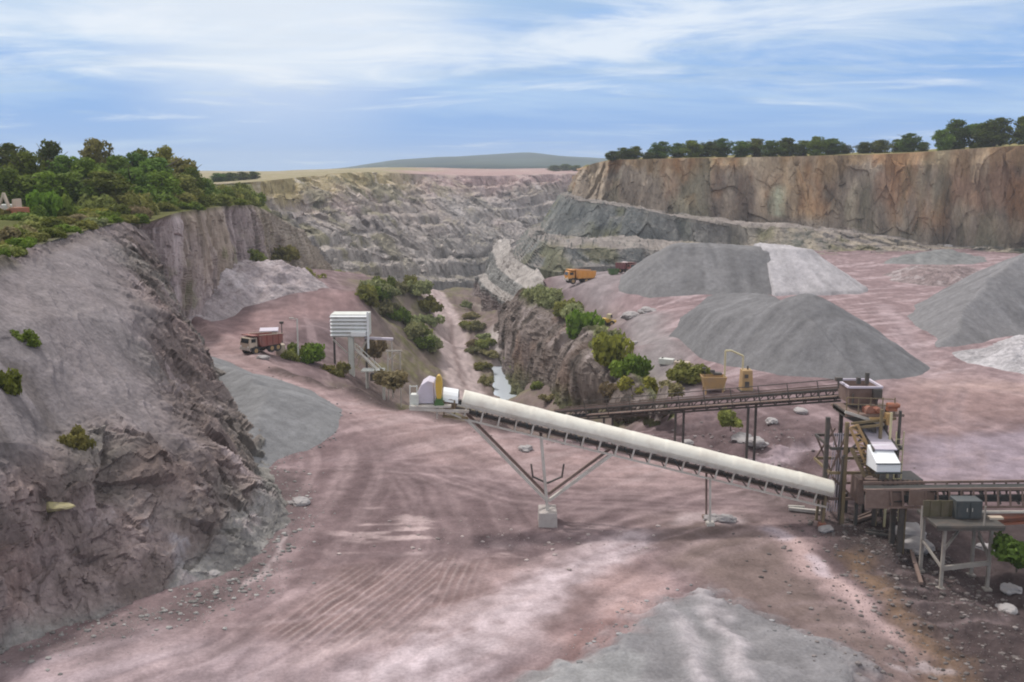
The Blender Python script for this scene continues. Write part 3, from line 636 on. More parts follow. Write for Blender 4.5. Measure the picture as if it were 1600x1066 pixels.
r0 = [(-400,276,900),(200,276,900),(420,276,900),(560,274,950),(700,271,950),(850,271,950),(1000,272,950),(1300,280,900)]
r1 = [(-400,270,1900),(200,270,1900),(420,269.5,1900),(540,266,1900),(680,257,1900),(820,256,1900),(930,258,1900),(1300,262,1900)]
r2 = [(-400,269,2600),(200,269,2600),(420,268.5,2600),(530,263,2600),(620,250,2600),(720,244.5,2600),(825,239,2600),(905,247,2600)]
r2[-1] = (1300,262,2600); r2.insert(7,(905,246,2600)); r1.insert(7,(1000,260,1900)); r0.insert(7,(1100,275,900))
g, vv = loft_grid([r0,r1,r2], 300, [30,60]); nv,nu = g.shape[:2]; p = g.reshape(-1,3); n1 = fbm(p,.006,4,151); cv,ce = cells(p,.006,152,(1,1,0.2))
g[...,2] += (n1*3).reshape(nv,nu)
C = np.tile(np.array([.018,.038,.042],np.float32),(len(p),1)); C = mixc(C,(.05,.075,.06),sstep(cv,.1,.5)*.6); C = mixc(C,(.03,.045,.025),(1-sstep(ce,.03,.12))*.8)
sheet('far_hill', g, C, M['far'], 'farhill')

# great cliff on the right with its benches
rows = list(zip(*[
 [(915,258,420),(897,300,420),(875,305,410),(850,345,400),(835,352,395),(815,372,385)],
 [(911,262,288),(893,302,284),(881,306,272),(848,360,268),(826,368,240),(803,402,228)],
 [(930,255,270),(915,308,266),(900,311,254),(882,369,250),(866,383,198),(862,424,191)],
 [(960,250,262),(960,315,258),(950,318,246),(935,371,242),(925,384,199),(915,417,193)],
 [(1010,249,258),(1005,322,254),(1000,326,242),(990,372,238),(988,388,203),(985,414,198)],
 [(1080,247,256),(1080,338,252),(1075,341,241),(1072,378,238),(1075,391,216),(1085,404,211)],
 [(1160,246,254),(1160,346,250),(1160,351,238),(1160,383,236),(1165,391,223),(1170,400,218)],
 [(1260,244,252),(1260,350,247),(1260,355,236),(1265,388,228),(1270,392,225),(1275,400,216)],
 [(1330,242,250),(1330,360,246),(1340,365,236),(1350,392,226),(1355,395,223),(1360,402,214)],
 [(1400,240,247),(1400,372,244),(1405,375,238),(1410,392,226),(1415,395,224),(1420,401,215)],
 [(1480,235,240),(1480,384,239),(1485,386,237),(1490,389,234),(1495,391,232),(1500,395,226)],
 [(1540,231,234),(1540,386,235),(1545,388,233),(1550,390,231),(1555,391,229),(1560,394,226)],
 [(1620,226,226),(1620,387,229),(1622,389,228),(1625,390,226),(1627,392,224),(1630,395,220)],
 [(1780,214,206),(1780,391,218),(1782,393,217),(1785,394,216),(1787,395,215),(1790,398,212)]]))
g, vv = loft_grid(skirt(rows,14), 640, [110,14,50,12,30,8]); nv,nu = g.shape[:2]
g, d = rockify(g, 1.6, .16, (1,1,.16), 161, .55, .2, np.minimum(1,vv*7)[:,None].repeat(nu,1)*np.where(vv>4.9,.3,np.where(vv>1,.55,1))[:,None])
p = g.reshape(-1,3); n1 = fbm(p,.05,4,171,(1,1,.5)); n2 = fbm(p,.42,4,172,(1,1,.09)); n3 = fbm(p,.12,4,173,(1,1,.5)); cv,_ = cells(p,.25,174,(1,1,.35))
V_ = vv[:,None].repeat(nu,1).ravel(); pxn = (p[:,0]/p[:,1])*FOC*.985+800
C = np.tile(np.array([.215,.195,.175],np.float32),(len(p),1))
C = mixc(C,(.35,.32,.28),sstep(n2,0,.35)*.7); C = mixc(C,(.085,.08,.075),sstep(-n2,.1,.42)*.8)
C = mixc(C,(.215,.195,.175),sstep(V_+.5*n1,.35,.9).astype(np.float32)*.6)
C = mixc(C,(.29,.19,.135),sstep(n3,-.05,.3)*(1-sstep(V_,.5,.95)).astype(np.float32)*.65)
C = mixc(C,(.30,.225,.14),(1-sstep(V_+.4*n1+.25*n2,.05,.3)).astype(np.float32)*.65)
och = np.exp(-((p[:,0]-G(1232,300,10)[0]*0-((1232-800)/FOC/.985*250))/7.0)**2).astype(np.float32)*(1-sstep(V_,.8,1.0)).astype(np.float32)
C = mixc(C,(.42,.32,.20),och*np.clip(.55+.8*n2,0,1)); 
gs = np.exp(-((p[:,0]-(1207-800)/FOC/.985*250-1.2*n2)/1.6)**2).astype(np.float32)*sstep(V_,.35,.5).astype(np.float32)*(1-sstep(V_,.85,.95)).astype(np.float32)
C = mixc(C,(.40,.46,.38),gs*.85)
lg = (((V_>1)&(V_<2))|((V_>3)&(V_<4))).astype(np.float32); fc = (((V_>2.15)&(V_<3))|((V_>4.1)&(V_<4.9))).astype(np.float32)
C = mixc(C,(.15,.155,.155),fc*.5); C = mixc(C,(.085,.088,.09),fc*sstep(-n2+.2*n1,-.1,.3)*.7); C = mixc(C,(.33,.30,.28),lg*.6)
C = mixc(C,(.30,.18,.10),sstep(fbm(p,.11,4,176,(1,1,.25)),.14,.4)*.6*(1-sstep(V_,.7,.95)).astype(np.float32)); C = mixc(C,(.205,.22,.165),sstep(fbm(p,.09,4,177,(1,1,.3)),.12,.4)*.5); C = mixc(C,(.40,.36,.295),sstep(fbm(p,.13,4,178,(1,1,.35)),.18,.42)*.6); C = mixc(C,(.12,.105,.10),sstep(fbm(p,.10,4,179,(1,1,.3)),.2,.45)*.55)
blue = (1-sstep(pxn,980,1110)).astype(np.float32)*sstep(V_,.9,1.2).astype(np.float32); C = mixc(C,(.165,.18,.18),blue*.7)
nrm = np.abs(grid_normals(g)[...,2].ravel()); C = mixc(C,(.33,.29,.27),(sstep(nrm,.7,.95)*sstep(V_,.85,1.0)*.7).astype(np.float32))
C = mixc(C,(.36,.31,.24),sstep(V_,1.95,2.1).astype(np.float32)*sstep(pxn,1120,1200).astype(np.float32)*sstep(n2,-.3,.2)*.6)
C = mixc(C,(.14,.14,.055),sstep(n3,.2,.45)*sstep(V_,1.9,2.2).astype(np.float32)*.5)
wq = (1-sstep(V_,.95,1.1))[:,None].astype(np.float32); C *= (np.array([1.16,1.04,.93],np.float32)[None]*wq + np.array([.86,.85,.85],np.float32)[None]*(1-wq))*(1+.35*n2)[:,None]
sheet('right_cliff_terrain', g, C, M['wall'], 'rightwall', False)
r0 = rows[0]; r1 = [(a+ (20 if a < 1000 else 0), b_-3 if a > 920 else 258, Yq+130) for a,b_,Yq in r0]
g, vv = loft_grid([r0,r1], 260, [40]); nv,nu = g.shape[:2]; p = g.reshape(-1,3); g[...,2] += (fbm(p,.1,3,181)*.5).reshape(nv,nu)*np.minimum(1,vv*8)[:,None]; n1 = fbm(p,.2,3,182)
C = np.tile(np.array([.26,.22,.11],np.float32),(len(p),1)); C = mixc(C,(.11,.12,.045),sstep(n1,-.1,.4)*.7)
sheet('rim_terrain', g, C, M['ground'], 'rim')

# benches stepping from the right plateau down into the deep pit
rows = [[(778,378,330),(795,374,300),(803,402,222),(846,429,181),(850,445,165)],
        [(764,398,318),(770,396,300),(779,420,240),(815,449,180),(826,455,164)],
        [(758,428,312),(762,430,296),(770,443,240),(802,462,184),(815,470,168)],
        [(744,434,306),(748,436,290),(757,448,240),(790,474,190),(806,480,172)],
        [(738,456,306),(744,466,288),(757,480,245),(786,497,196),(800,510,176)]]
g, vv = loft_grid(skirt(rows,16), 200, [16,40,16,40,8]); nv,nu = g.shape[:2]
g, d = rockify(g, .9, .25, (1,1,.3), 191, .8, .3)
p = g.reshape(-1,3); n2 = fbm(p,.4,4,192,(1,1,.2)); V_ = vv[:,None].repeat(nu,1).ravel()
C = np.tile(np.array([.19,.19,.185],np.float32),(len(p),1)); C = mixc(C,(.31,.30,.29),sstep(n2,0,.4)*.6); C = mixc(C,(.09,.09,.09),sstep(-n2,.1,.4)*.7)
fl = ((V_<1)|((V_>2)&(V_<3))).astype(np.float32); C = mixc(C,(.42,.38,.36),fl*.7)
C = mixc(C,(.24,.17,.165),sstep(V_,3,3.4).astype(np.float32)*.5); C *= (1+.2*n2)[:,None]
sheet('bench_terrain', g, C, M['wall'], 'bench')

# the spur: cliff facing the pit
T = [(1060,645,69),(1024,614,80),(964,547,101),(932,507,118),(884,477,136),(834,453,154),(818,450,166),(822,448,190)]
Mi = [(1030,648,72),(990,630,84),(925,580,102),(885,555,119),(835,530,136),(800,510,155),(792,495,172),(806,490,196)]
B_ = [(1015,655,75),(982,655,86),(925,650,101),(872,645,114),(826,630,131),(793,610,148),(779,566,169),(792,530,200)]
g, vv = loft_grid(skirt([T,Mi,B_],14), 300, [90,90,8]); nv,nu = g.shape[:2]; V_ = vv[:,None].repeat(nu,1)
n_ = orient(grid_normals(g), g); g = g + n_*(1.0*np.sin(np.pi*np.clip(V_/2,0,1)))[...,None]
g, d = rockify(g, 1.5, .30, (1,1,.13), 201, .35, .35, np.minimum(1,.2+V_*3))
p = g.reshape(-1,3); n1 = fbm(p,.12,4,211); n2 = fbm(p,.6,4,212,(1,1,.15)); V_ = V_.ravel()
C = np.tile(np.array([.205,.17,.155],np.float32),(len(p),1)); C = mixc(C,(.33,.285,.28),sstep(n2,.05,.4)*.7); C = mixc(C,(.085,.072,.065),sstep(-n2,.08,.4)*.85)
C = mixc(C,(.25,.17,.135),sstep(n1,.1,.4)*.5); C = mixc(C,(.11,.125,.05),sstep(V_+.5*n1,1.5,2.0).astype(np.float32)*.75); C = mixc(C,(.10,.11,.04),(1-sstep(V_+.3*n1,.05,.35)).astype(np.float32)*.8)
C *= (.95*(1+.3*n2))[:,None]
sheet('spur_cliff_terrain', g, C, M['wall'], 'spur', False)

# ------------------------------------------------------------------ stockpiles
def pile(name, label, poly, slope, cap, colr, mat='gravel', amp=.12, f=.5, round_=1.0, res=.3, warp=1.2, light=None, lift=0.0, group=None, cat='stockpile', shape=None):
    xs = [q[0] for q in poly]; ys = [q[1] for q in poly]
    gx = np.arange(min(xs)-2, max(xs)+2, res); gy = np.arange(min(ys)-2, max(ys)+2, res)
    XX, YY_ = np.meshgrid(gx, gy); x, y = XX.ravel(), YY_.ravel(); q = np.stack([x,y,0*x],1); s = int(abs(xs[0]*13+ys[0]))
    sdv = poly_sd(x+warp*fbm(q,.14,3,s), y+warp*fbm(q,.14,3,s+1), poly)
    ar = poly_arc(x, y, poly); rill = fbm(np.stack([ar*.9, sdv*.10, 0*x],1), 1.0, 4, s+7)
    h = slope*sdv; h = np.where(h > 0, cap*(1-np.exp(-h/cap*1.0))*1.0 if round_ > 1.5 else np.minimum(h, cap+.12*(h-cap)), h*1.4)
    if shape is not None: h = shape(x, y, h)
    h = h + (amp*fbm(q,f,4,s+2) + .10*rill + .06*fbm(q,2.2,3,s+8))*np.clip(sdv/2,0,1) + lift*(sdv > 0)
    base = np.interp(x, gx, np.zeros_like(gx)) + hbase(x, y)
    z = base + h; ny, nx = len(gy), len(gx)
    F = grid_faces(ny, nx); keep = (h.reshape(-1)[F] > -1.2).all(1); F = F[keep]
    used = np.unique(F); mp = -np.ones(len(x), int); mp[used] = np.arange(len(used)); V = np.stack([x,y,z],1)[used]; F = mp[F]
    c0 = np.tile(np.array(colr, np.float32), (len(V),1)); n = fbm(V,.25,4,s+3); n5 = fbm(V,1.5,3,s+4)
    c0 = c0*(1+.12*n+.14*n5+.30*rill[used])[:,None]; tz_ = 1-sstep(sdv[used]+.8*n5,.2,1.6); c0 = mixc(c0, np.array(colr)*.72+.06, tz_*.5)
    if light is not None: c0 = mixc(c0, light, sstep(n+.5*n5,.1,.5)*.5)
    o = V.mean(0)*np.array([1,1,0]); me = mesh_np(name, V-o, F, c0); ob = link(name, me, M[mat]); ob.location = o
    tag(ob, label, cat, group); surf[label] = V
    return ob
GP = 'gravel stockpiles'
pile('gravel_pile', 'long dark grey gravel heap against the right cliff, its right half under pale stone', [(16,148),(19,142.5),(28,141),(37.6,141.5),(44,142),(50,146),(52,153),(48,162),(36,166),(24,165),(17,158)], .64, 5.4, (.185,.181,.186), group=GP)
def lightshape(x, y, h):
    return h - 6*np.clip((37.3+.06*(y-142)) - x, 0, 9)
pile('gravel_pile', 'pale whitish grey gravel spilled down the right end of the long dark heap', [(22,141.2),(44,141.2),(51.5,144.5),(54.5,151),(50,163),(36,167),(24,165)], .64, 5.5, (.40,.38,.395), lift=.3, light=(.48,.455,.47), shape=lightshape, group=GP)
def peakshape(x, y, h):
    return np.minimum(h, np.maximum(3.0 + .25*np.sin(x*.55) + .13*np.clip(x-20,0,8) - 1.6*np.clip(x-27.5,0,9), 6.5 - .58*np.sqrt((x-28.4)**2+((y-95.0)*.95)**2+1.8)))
pile('gravel_pile', 'biggest smooth dark grey gravel heap with a peak, behind the tan yellow machines', [(20,117),(17,107),(19.5,95),(24,85.5),(29,82.5),(35,84),(38.5,90),(37,100),(31,107),(26,114)], .86, 9.0, (.170,.167,.174), group=GP, amp=.10, shape=peakshape)
pile('gravel_pile', 'broad grey gravel heap with a steep cut edge beside the low pale heap', [(48,121),(46,110),(43.8,99.5),(47,100.5),(52,106),(62,111),(86,112),(90,150),(62,146),(54,132)], .60, 9.6, (.19,.185,.192), group=GP, amp=.4, f=.2)
pile('gravel_pile', 'low pale heap of whitish stone in front of the grey heap with a cut edge', [(44.5,98),(43.5,94),(46,86),(60,82),(72,84),(74,108),(62,110),(52,105)], .28, 3.2, (.39,.37,.385), mat='rubble', amp=.8, light=(.52,.50,.52), group=GP)
pile('rubble_pile', 'low dark earth mound ringed with pale stones beside the right hand gravel heaps', [(63,163),(67,157),(74,158),(84,174),(78,180),(66,176)], .4, 1.7, (.24,.19,.19), mat='rubble', amp=.5, light=(.5,.45,.46), group='rubble heaps')
pile('gravel_pile', 'small low grey mound at the foot of the right cliff', [(72,196),(84,192),(96,200),(100,210),(84,212)], .3, 2.4, (.20,.20,.20), amp=.5, group=GP)
pile('gravel_pile', 'grey gravel fan lying against the foot of the rocky left hill', gp([(322,565),(360,572),(410,592),(470,618),(528,650),(520,676),(480,700),(440,716),(410,770),(340,760),(270,640),(270,575)]), .36, 4.5, (.205,.205,.212), amp=.2, warp=1.0, group=GP)
pile('rubble_pile', 'pinkish white rubble bank below the left wall on the bend of the road', [(-39,112),(-36.5,117),(-34,126),(-30.5,132),(-26.5,137),(-27,146),(-36,152),(-52,145),(-54,118)], .50, 2.9, (.37,.32,.33), mat='rubble', amp=1.1, f=.6, light=(.56,.51,.53), group='rubble heaps')

# ------------------------------------------------------------------ vegetation
def crown(name, blobs, n, size, tones, flat=1.0, seed=0):
    r = np.random.default_rng(seed); bl = np.array(blobs, float); wgt = bl[:,3]**2; k = r.choice(len(bl), n, p=wgt/wgt.sum())
    u = r.normal(size=(n,3)); u /= np.linalg.norm(u, axis=1, keepdims=True)
    lump = 1 + .45*fbm(u*1.0+bl[k,:3]*3.1, 1.8, 3, seed)
    rad = bl[k,3]*(r.uniform(.35,1.08,n)**.45)*lump; c = bl[k,:3] + u*rad[:,None]*np.array([1,1,flat])
    c[:,2] = np.maximum(c[:,2], .05)
    nrm = u + r.normal(scale=.7,size=(n,3)); nrm /= np.linalg.norm(nrm,axis=1,keepdims=True)
    a = np.cross(nrm, r.normal(size=(n,3))); a /= np.linalg.norm(a,axis=1,keepdims=True)+1e-9; b_ = np.cross(nrm,a)
    s = size*r.uniform(.5,1.3,n)[:,None]
    V = np.stack([c-a*s-b_*s*.55, c+a*s-b_*s*.4, c+a*s*.7+b_*s*.6, c-a*s*.8+b_*s*.5],1).reshape(-1,3)
    F = np.arange(n*4).reshape(n,4)
    tb = r.uniform(0,1,len(bl))[k]*.6 + r.uniform(0,1,n)*.4; t0,t1 = np.array(tones[0]),np.array(tones[1])
    C = (t0+(t1-t0)*tb[:,None])*r.uniform(.8,1.2,(n,1)); C = np.repeat(C,4,0)
    me = mesh_np(name, V, F, C, smooth=False); me.materials.append(M['leaf']); return me
def trunk_mesh(name, h, r, limbs, seed):
    rr = random.Random(seed); m = MB(); p = Vector((0,0,-.4)); q = p
    for k in range(4):
        q2 = Vector((rr.uniform(-.06,.06)*h, rr.uniform(-.06,.06)*h, h*(k+1)/4)); m.cyl(q, q2, r*(1-k*.2), r*(1-(k+1)*.2), 8); q = q2
    for k in range(limbs):
        z = h*rr.uniform(.45,.95); a = rr.uniform(0,6.28); l = h*rr.uniform(.3,.55)
        m.cyl((0,0,z), (math.cos(a)*l, math.sin(a)*l, z+l*rr.uniform(.4,.9)), r*.4, r*.12, 6)
    me = bpy.data.meshes.new(name); me.from_pydata(m.v, [], m.f); me.materials.append(M['bark']); return me
TONES = {'dark': ((.04,.065,.012),(.125,.17,.03)), 'mid': ((.065,.10,.014),(.19,.245,.04)), 'olive': ((.125,.135,.035),(.30,.295,.08)), 'bright': ((.075,.13,.014),(.20,.28,.035)), 'yellow': ((.14,.145,.022),(.33,.31,.06)), 'pale': ((.15,.16,.075),(.36,.36,.17)), 'dry': ((.17,.145,.07),(.33,.28,.14))}
def tree_proto(kind, seed, h=8.0, wid=3.0, n=4600, size=.205, base=.0):
    r = random.Random(seed); blobs = []
    for k in range(20):
        z = h*(base + (1-base)*(k+.5)/20); prof = math.sin(math.pi*min(.95,max(.2,.12+.86*z/h)))**.55
        a = r.uniform(0,6.28); d = wid*.62*prof*r.uniform(.3,1.0); rad = wid*prof*r.uniform(.30,.5)+.25
        blobs.append((d*math.cos(a), d*math.sin(a), min(z, h-rad*.8), rad))
    return crown('crown', blobs, n, size, TONES[kind], .85, seed), trunk_mesh('trunk', h*.75, h*.028, 7, seed)
protos = {}
def get_tree(kind, var, **kw):
    key = (kind, var)
    if key not in protos: protos[key] = tree_proto(kind, 100+var*7+len(kind)*31, **kw)
    return protos[key]
def put_tree(x, y, z, h, wd, kind, var, label, group, rz=None, name='tree'):
    cm, tm = get_tree(kind, var)
    o = thing(name, label, 'tree', (x,y,z-.1), rng.uniform(0,6.28) if rz is None else rz, group)
    o.scale = (wd/6.4, wd/6.4, h/8.0)
    link('trunk', tm, None, o); link('crown', cm, None, o); return o
shr = {}
def put_shrub(x, y, z, h, wd, kind, label, group=None, var=0, name='shrub'):
    key = (kind, var)
    if key not in shr:
        r = random.Random(500+var*13+len(kind)); bl = [(r.uniform(-.62,.62), r.uniform(-.62,.62), r.uniform(.08,.6), r.uniform(.25,.42)) for _ in range(12)]
        shr[key] = (crown('foliage', bl, 1300, .10, TONES[kind], .9, 500+var), trunk_mesh('stem', .4, .04, 4, 500+var))
    cm, tm = shr[key]
    o = thing(name, label, 'shrub', (x,y,z-.08), rng.uniform(0,6.28), group); o.scale = (wd/2.0, wd/2.0, h/1.0)
    link('stem', tm, None, o); link('foliage', cm, None, o); return o
_T = ['twenty-seventh','twenty-eighth','twenty-ninth','thirtieth','thirty-first','thirty-second','thirty-third','thirty-fourth','thirty-fifth','thirty-sixth','thirty-seventh','thirty-eighth','thirty-ninth','fortieth','forty-first','forty-second','forty-third','forty-fourth','forty-fifth','forty-sixth','forty-seventh','forty-eighth','forty-ninth','fiftieth','fifty-first','fifty-second','fifty-third','fifty-fourth','fifty-fifth']
ORD = ['first','second','third','fourth','fifth','sixth','seventh','eighth','ninth','tenth','eleventh','twelfth','thirteenth','fourteenth','fifteenth','sixteenth','seventeenth','eighteenth','nineteenth','twentieth','twenty-first','twenty-second','twenty-third','twenty-fourth','twenty-fifth','twenty-sixth']
KN = {'pale':'pale green','dark':'dark green','mid':'mid green','olive':'olive green','bright':'bright green','yellow':'yellowish green','dry':'brownish dry'}
# wood on the left plateau: px, top py, width px, depth, kind
LT = [(14,216,62,128,'dark'),(-40,225,70,120,'mid'),(42,236,60,120,'mid'),(78,210,46,134,'dark'),(108,236,58,126,'mid'),(152,206,50,140,'olive'),(138,240,56,124,'bright'),(180,236,64,132,'mid'),
 (212,232,58,138,'dark'),(228,226,48,146,'mid'),(262,221,42,150,'yellow'),(246,240,56,136,'mid'),(285,240,48,146,'olive'),(298,256,40,140,'mid'),(20,262,64,110,'mid'),(70,266,60,112,'bright'),
 (112,268,62,114,'mid'),(160,266,66,116,'mid'),(205,262,62,122,'mid'),(252,262,54,128,'bright'),(286,268,46,132,'olive'),(318,274,40,150,'mid')]
LT.sort(key=lambda t: t[0]); cnt = {}
for i,(px,top,wpx,Yd,kind) in enumerate(LT):
    q = P(px, 300, Yd); z = zat('plateau', q[0], q[1]); ztop = P(px, top, Yd)[2]
    back = Yd > 122
    k_ = 'back' if back else 'front'; n_ = cnt.get(k_, 0); cnt[k_] = n_+1
    lab = f"{KN[kind]} tree in the {k_} row of the left wood, {ORD[n_]} from its outer end"
    put_tree(q[0], q[1], z, max(2.5, ztop-z)*(.93 if back else 1.0), wpx*Yd/FOC*1.5, kind, i%3, lab, 'trees of the wood on the left plateau')
# hedge trees along the rim of the right cliff
RT = [(958,236,26,'dark'),(978,231,34,'dark'),(992,229,30,'mid'),(1012,238,22,'dark'),(1032,222,34,'dark'),(1056,224,36,'dark'),(1080,220,36,'mid'),(1105,222,36,'dark'),(1130,217,40,'dark'),(1156,221,36,'dark'),(1180,217,36,'mid'),
 (1206,220,36,'dark'),(1230,216,38,'dark'),(1254,220,36,'mid'),(1276,214,36,'dark'),(1300,217,36,'dark'),(1318,226,26,'dark'),(1352,222,32,'dark'),(1375,219,32,'dark'),(1402,218,26,'mid'),(1422,209,38,'dark'),(1442,222,22,'mid'),
 (1472,203,34,'mid'),(1488,188,46,'dark'),(1526,194,54,'dark'),(1552,186,60,'dark'),(1598,184,44,'dark'),(1640,178,60,'dark')]
for i,(px,top,wpx,kind) in enumerate(RT):
    Yd = 262 + (i*37 % 11) - max(0,(px-1350))*.09; q = P(px, 240, Yd); z = zat('rim', q[0], q[1]); zt = P(px, top, Yd)[2]
    o = f"{ORD[i]} from the quarry end" if i < 14 else f"{ORD[len(RT)-1-i]} from the right end"
    lab = f"{'large' if zt-z>5.5 else 'small'} round {KN[['dark',kind,'mid','dark'][i%4]]} tree on the right cliff rim, {o}"
    put_tree(q[0], q[1], z, max(1.8, zt-z)*1.05, wpx*Yd/FOC*1.2, ['dark',kind,'mid','dark'][i%4], i%3, lab, 'trees along the rim of the right cliff')
# far trees left of the distant hill and by the far rim
for i,(px,top,wpx,Yd) in enumerate([(338,273,26,330),(356,271,28,340),(376,271,26,350),(394,272,22,360),(868,258,20,700),(884,256,22,720),(902,258,22,700)]):
    q = P(px, 280, Yd); z = zat('upper', q[0], q[1]); zt = P(px, top, Yd)[2]
    where = 'end of the left wood' if i < 4 else 'quarry end of the right cliff'
    put_tree(q[0], q[1], z, max(3, zt-z), wpx*Yd/FOC*1.4, 'dark', i%3, f"distant dark tree by the {where}, {ORD[i if i<4 else i-4]} from the left", 'distant trees on the far rim')
# shrubs on the plateau edge
PS = [(72,292,366,95,46,'bright'),(98,300,352,98,34,'mid'),(48,318,372,92,40,'mid'),(20,340,378,88,44,'mid'),(60,345,388,84,36,'olive'),(10,372,404,70,50,'olive'),(45,382,402,72,36,'dry'),(118,318,352,104,44,'mid'),(112,334,360,98,40,'bright'),(150,300,338,112,54,'olive'),(148,322,350,102,42,'yellow'),
 (190,298,336,114,56,'olive'),(180,316,346,106,48,'mid'),(222,300,338,114,50,'olive'),(215,318,346,108,36,'dry'),(252,298,336,120,50,'mid'),(262,312,338,118,36,'olive'),(288,300,332,126,44,'olive'),(300,314,330,124,30,'mid'),(318,302,328,134,40,'mid'),(342,300,326,140,40,'olive'),(362,304,324,150,34,'bright'),(380,310,324,158,24,'olive'),(330,286,312,165,44,'mid'),(362,288,310,170,40,'olive'),(130,286,318,120,50,'olive'),(205,282,316,126,60,'olive'),(270,284,316,134,50,'mid')]
PS += [(5,352,398,66,50,'dry'),(28,350,392,70,46,'olive'),(52,344,388,76,44,'olive'),(78,338,382,80,46,'mid'),(100,340,376,84,40,'olive'),(122,336,368,88,40,'dry'),(142,330,362,92,38,'olive'),(160,326,356,96,36,'mid'),(-20,352,402,62,60,'olive'),(34,330,368,88,54,'mid'),(8,322,366,90,50,'olive'),(388,292,318,172,34,'olive'),(398,300,322,176,26,'mid'),(372,286,306,200,36,'mid')]
PS += [(14,378,402,60.5,44,'olive'),(36,370,394,64,40,'bright'),(57,366,388,67,36,'olive'),(80,360,379,70.5,40,'mid'),(103,354,372,75,36,'bright'),(127,348,364,78.5,34,'olive'),(150,342,357,82.5,32,'pale'),(172,338,352,87,32,'bright'),(198,334,350,92,34,'olive'),(222,332,349,99,30,'mid'),(-12,380,408,58,44,'bright')]
PS.sort(key=lambda t: t[0])
for i,(px,top,bot,Yd,wpx,kind) in enumerate(PS):
    q = P(px, bot, Yd); z = zat('plateau', q[0], q[1]); h = max(.8, P(px,top,Yd)[2]-z)
    lab = f"{'tall ' if h>3.4 else ''}{KN[kind]} shrub on the left plateau edge, {(ORD+_T)[i]} from the loose stone slope"
    put_shrub(q[0], q[1], z, h*1.05, wpx*Yd/FOC*1.3, kind, lab, 'shrubs along the left plateau edge', i%3)
# scrub on the hill, spur, mound and floor: px, base py, depth, width px, height px, kind, label
SS = [(22,588,44,44,36,'mid','dark green shrub on the loose stone slope of the left hill, lowest and outermost'),(50,516,48.5,36,22,'mid','small green shrub high on the loose stone slope of the left hill'),(118,676,43.5,48,34,'olive','olive shrub in a gully of the loose stone slope'),
 (842,470,150,40,30,'pale','pale olive bush at the far tip of the spur above the pit'),(862,480,142,44,34,'pale','pale green bush on the spur, second from its far tip'),(885,490,134,46,30,'olive','olive bush on the spur top between two greener bushes'),(912,532,119,56,58,'bright','large dark hollowed green bush hanging over the spur cliff'),(905,500,128,46,30,'pale','low pale green bush behind the large hollowed one on the spur'),
 (948,540,104,46,38,'pale','pale olive bush on the near shoulder of the spur'),(955,568,97,60,60,'yellow','tall yellowish bush on the near shoulder of the spur'),(985,590,90,56,50,'bright','bright green bush beside the tall yellowish one on the spur'),(1000,615,83,52,36,'yellow','low yellowish bush at the near end of the spur'),(968,620,86,44,34,'dry','brownish bush near the far belt conveyor'),(1078,592,84,60,34,'olive','pale olive bush left of the tan yellow machines'),(1050,612,79,40,22,'dry','dry bush under the pale olive bush by the machines'),
 (1142,660,66,40,26,'olive','olive bush under the dark belt conveyor'),(1590,872,43,70,46,'dark','dark green bush right of the steel trestle'),
 (470,560,101,40,30,'mid','green bush at the foot of the lamp post'),(490,562,101,40,34,'bright','bright green bush right of the lamp post'),(455,562,100,30,22,'olive','olive bush left of the lamp post'),(520,585,100,40,26,'olive','olive bush under the white louvred plant'),
 (615,600,98,50,30,'dry','brown dry bush right of the white louvred plant'),(585,555,112,30,34,'dry','brown dry bush behind the white louvred plant'),
 (490,455,160,50,40,'olive','olive bush on the bank above the road bend'),(440,405,175,40,24,'olive','olive bush on a ledge of the left wall'),(395,408,150,40,24,'olive','olive bush growing low on the left wall'),(515,440,200,40,22,'olive','small olive bush at the far end of the road bend')]
for i,(px,py,Yd,wpx,hpx,kind,lab) in enumerate(SS):
    q = P(px, py, Yd)
    if px < 200:                                   # rooted in the slope of the hill
        hv = surf['hill']; dl = hv - np.array([0,0,H_CAM]); rd = ray(px, py); tt = dl @ rd/(rd @ rd); off = np.linalg.norm(dl - tt[:,None]*rd, axis=1)/tt
        c_ = np.where(off < .012)[0]; q = hv[c_[np.argmin(tt[c_])]] if len(c_) else q; Yd = q[1]
    put_shrub(q[0], q[1], q[2]-(.22 if px<200 else .1), hpx*Yd/FOC*(1.25 if px<200 else 1), wpx*Yd/FOC*1.25, kind, lab, None, i%3)
